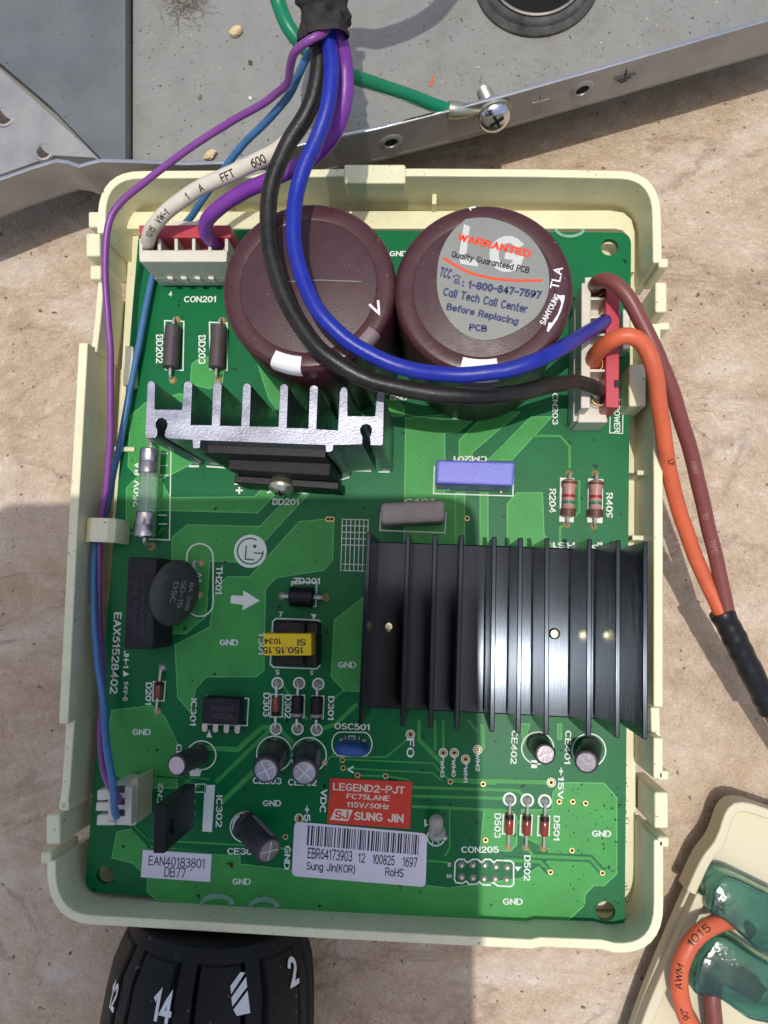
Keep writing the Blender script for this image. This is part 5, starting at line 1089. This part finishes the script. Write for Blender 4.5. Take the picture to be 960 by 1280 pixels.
# ------------------------------------------------------------------ second plastic box at lower right
b2 = thing('plastic_cover', 'open ivory plastic cover at the lower right corner', 'plastic cover', U(900, 1150, GZ))
R2 = -18.0
def wall2(pts, z1=R2, t=2.3):
    mb = MB(); mb.stroke(spline([Vector((p.x, p.y, 0)) for p in px(pts, z1)], 1.2), t, -25.0, z1); return obj('wall', mb, M_tray2, b2, bevel=.5)
base2 = [(1036, 1044), (996, 1030), (961, 1018), (936, 1010), (921, 1010), (912, 1020), (906, 1038), (898, 1056), (885, 1073), (876, 1090), (868, 1108), (856, 1134), (838, 1176), (812, 1240), (791, 1300), (772, 1360)]
wall2(base2, z1=-21.5, t=2.0)
wall2(base2[:11] + [(864, 1117)], t=2.4)
wall2([(878, 1119), (848, 1188), (816, 1262), (794, 1325), (776, 1370)], t=2.6)
mb = MB(); mb.prism(px([(918, 1014), (1066, 1054), (1106, 1380), (781, 1380), (816, 1262), (874, 1115)], R2), -25.0, -23.2); obj('cover_floor', mb, M_tray2, b2)
for u, v in ((940, 1100), (900, 1300)):
    c = U(u, v, -25); mb = MB(); mb.lathe([(0, GZ), (4, GZ), (4.5, -25), (0, -25)], Matrix.Translation((c.x, c.y, 0)), 20); obj('foot', mb, M_tray2, b2)
# green translucent terminal hoods with wires
def hood(name, pts, z0, z1, label):
    P = px(pts, z1); P = rpoly(P, 1.6, 4); c = sum(P, Vector((0, 0))) / len(P)
    mb = MB(); n = len(P); rings = [(z0, 1.0), (z0 + (z1 - z0) * .5, 1.0), (z1 - 1.0, .98), (z1 - .3, .94), (z1, .86)]
    vs = [(c.x + (p.x - c.x) * s_, c.y + (p.y - c.y) * s_, z) for z, s_ in rings for p in P]
    fs = [[i * n + k, i * n + (k + 1) % n, (i + 1) * n + (k + 1) % n, (i + 1) * n + k] for i in range(len(rings) - 1) for k in range(n)] + [[(len(rings) - 1) * n + k for k in range(n)]]
    mb.add(vs, fs); t_ = obj(name, mb, M_greenc, None, label=label, cat='terminal cover', smooth=50)
    so = t_.modifiers.new('wall', 'SOLIDIFY'); so.thickness = .0007; so.offset = -1
    return t_, c
def z5(x, y): return (820 + x / 6.4, 1080 + y / 6.4)
HZ = -23.15
h1, c1 = hood('terminal_cover', [z5(*p) for p in ((440, 195), (540, 95), (650, 110), (1100, 330), (1120, 760), (850, 730), (640, 540), (560, 470), (420, 400), (435, 280))], HZ, -13, 'upper translucent green terminal cover round the orange wire')
h2, c2 = hood('terminal_cover', [z5(*p) for p in ((330, 780), (470, 570), (570, 575), (860, 770), (1120, 900), (1080, 1330), (760, 1270), (500, 1080), (300, 1060), (300, 930))], HZ, -14, 'lower translucent green terminal cover round the brown wire')
for hd_, pts, m_ in ((h1, [(540, 330), (640, 350), (820, 520), (760, 640), (600, 480), (520, 420)], M_copper), (h2, [(420, 820), (540, 780), (900, 1000), (820, 1120), (520, 960), (420, 960)], M_copper)):
    mb = MB(); mb.prism(px([z5(*p) for p in pts], -16.5), -23, -16.5); obj('metal_terminal', mb, m_, hd_, bevel=.5)
W_o2 = wire('orange_lead', [(905, 1370, -17), (875, 1300, -16), (858, 1270, -15), (850, 1238, -14), (851, 1210, -13), (862, 1182, -12.5), (880, 1163, -13), (900, 1152, -15), (915, 1150, -18)], 2.05, M_orangew, 'orange printed wire curling into the upper green terminal cover')
for s_, u, v in (('AWM', 853, 1218, ), ('1015', 872, 1168)): wire_text(W_o2, s_, u, v, 1.7, M_blackp, False, bold=.0, w=5.5)
wire_text(W_o2, '90°', 856, 1262, 1.6, M_blackp, False, bold=0)
W_b2 = wire('brown_lead', [(905, 1380, -20), (896, 1310, -19.5), (891, 1265, -19), (890, 1240, -19), (895, 1215, -19.5)], 2.0, M_brownw, 'brown printed wire going into the lower green terminal cover')

# ------------------------------------------------------------------ drill collar at the bottom
AZ = GZ + 23.9
dr = thing('cordless_drill', 'black ribbed clutch collar of a drill with white numbers under the tray edge', 'drill', U(262, 1250, GZ))
A0 = U(270, 1163, 9); ya = Vector((.03, 1, 0)).normalized(); xa = Vector((ya.y, -ya.x, 0))
cx0 = U(266, 1150, AZ); front = Vector((cx0.x + 1.4, -76.2, AZ))
bl = U(270, 1165, 9); front.y = bl.y - 1.3 - .2
NP = 12
def rfun(r, h, a):
    if h > -3.0 or r < 5: return r
    ph = (a / (2 * math.pi) * NP * 1.0 + .12) % 1.0
    pad_ = 1.0 if .12 < ph < .88 else 0.
    step = .45 if .3 < ph < .7 else 0.
    return r - 1.1 * (1 - pad_) + (.0 if pad_ else 0) - (.35 if .45 < ph < .55 and False else 0)
# lathe height runs along +ya (towards the tray); negative is towards the hand
Rd = Matrix((xa, UPZ.cross(xa) if False else UPZ, ya)).transposed().to_4x4(); Rd.translation = front
Rd = Matrix((xa, UPZ, -ya)).transposed().to_4x4(); Rd.translation = front
prof = [(0, 0), (16.2, 0), (18.2, .6), (18.8, 1.6), (19.4, 3.2), (20.0, 3.6), (22.2, 9), (23.1, 15), (23.7, 22), (23.9, 30), (23.8, 40)]
mb = MB()
def rf(r, h, a):
    if h < 3.4 or r < 15: return r
    th_ = 90 - math.degrees(a); mm = (th_ + 33 + 3850) % 38.5; d = min(mm, 38.5 - mm, abs(mm - 26))
    return r - 1.3 * max(0., 1 - max(0., d - .7) / .9) - (.3 if 26 < mm < 38.5 else 0)
mb.lathe(prof, Rd, 360, rfun=rf); obj('clutch_collar', mb, M_collar, dr, smooth=28)
mb = MB(); mb.lathe([(23.2, 40), (23.8, 40.2), (23.8, 90), (0, 90)], Rd, 64); obj('housing', mb, M_drillred, dr)
def rad_at(h):
    for (r0, h0), (r1, h1) in zip(prof, prof[1:]):
        if h0 <= h <= h1 and h1 > h0: return r0 + (r1 - r0) * (h - h0) / (h1 - h0)
    return 25.
def collar_text(vs, fs, ang0, h0):
    mb = MB(); out = []
    for x, y, *z in vs:
        h = h0 - y; r = rad_at(h) + .28 + (z[0] if z else 0); a = ang0 - x / r; out.append(Rd @ Vector((r * math.cos(a), r * math.sin(a), h)))
    mb.add(out, fs); obj('printed_number', mb, M_whitep, dr, smooth=0, recalc=False)
def collar_at(u, v):
    """angle and height on the collar seen at photo pixel u, v"""
    d = (U(u, v, 0) - CAM).normalized(); inv = Rd.inverted(); s_ = 90.
    while s_ < 260:
        p = inv @ (CAM + d * s_)
        if 0 < p.z < 60 and math.hypot(p.x, p.y) <= rad_at(p.z): return math.atan2(p.y, p.x), p.z
        s_ += .1
    return math.pi / 2, 18
for s_, u, v, w, h in (('14', 204, 1256, 4.4, 6.0), ('2', 364.5, 1214, 3.4, 5.4), ('12', 144, 1243, 3.0, 5.8)):
    a, hh = collar_at(u, v); vs, fs = glyph_fit(s_, w, h, .05); collar_text(vs, fs, a, hh)
a, hh = collar_at(299, 1242)
for pts in ([(-1.9, 1.5), (.2, 3.6), (1.2, 3.4), (-1.7, .2)], [(-1.7, -.4), (1.4, 2.7), (1.6, 1.0), (-1.4, -1.9)], [(-1.2, -2.5), (1.7, .4), (2.4, -3.6), (-.4, -3.7)]): collar_text(pts, [[3, 2, 1, 0]], a, hh)

# ------------------------------------------------------------------ unseen slab added for phone and hand, to shade the lower left
zc = RW @ Vector((0, 0, 1)); xc = RW @ Vector((1, 0, 0)); yc = RW @ Vector((0, 1, 0))
corner = U(595, 620, 0); tt = ((CAM + zc * 40.0) - corner).dot(zc) / (-ldir).dot(zc); corner = corner - ldir * tt
mb = MB(); W_, H_ = 135, 170
Rm = Matrix((xc, yc, zc)).transposed().to_4x4(); Rm.translation = corner - xc * W_ / 2 - yc * H_ / 2 + zc * 4
P = rpoly([(-W_ / 2, -H_ / 2), (W_ / 2, -H_ / 2), (W_ / 2, H_ / 2), (-W_ / 2, H_ / 2)], 8); m2 = MB(); m2.prism(P, -4, 4); mb.add([Rm @ v for v in m2.v], m2.f)
obj('shadow_slab', mb, M_device, None, label='dark unseen slab standing in for a phone and hand, added to shade the lower left', cat='shadow_slab', bevel=1.)
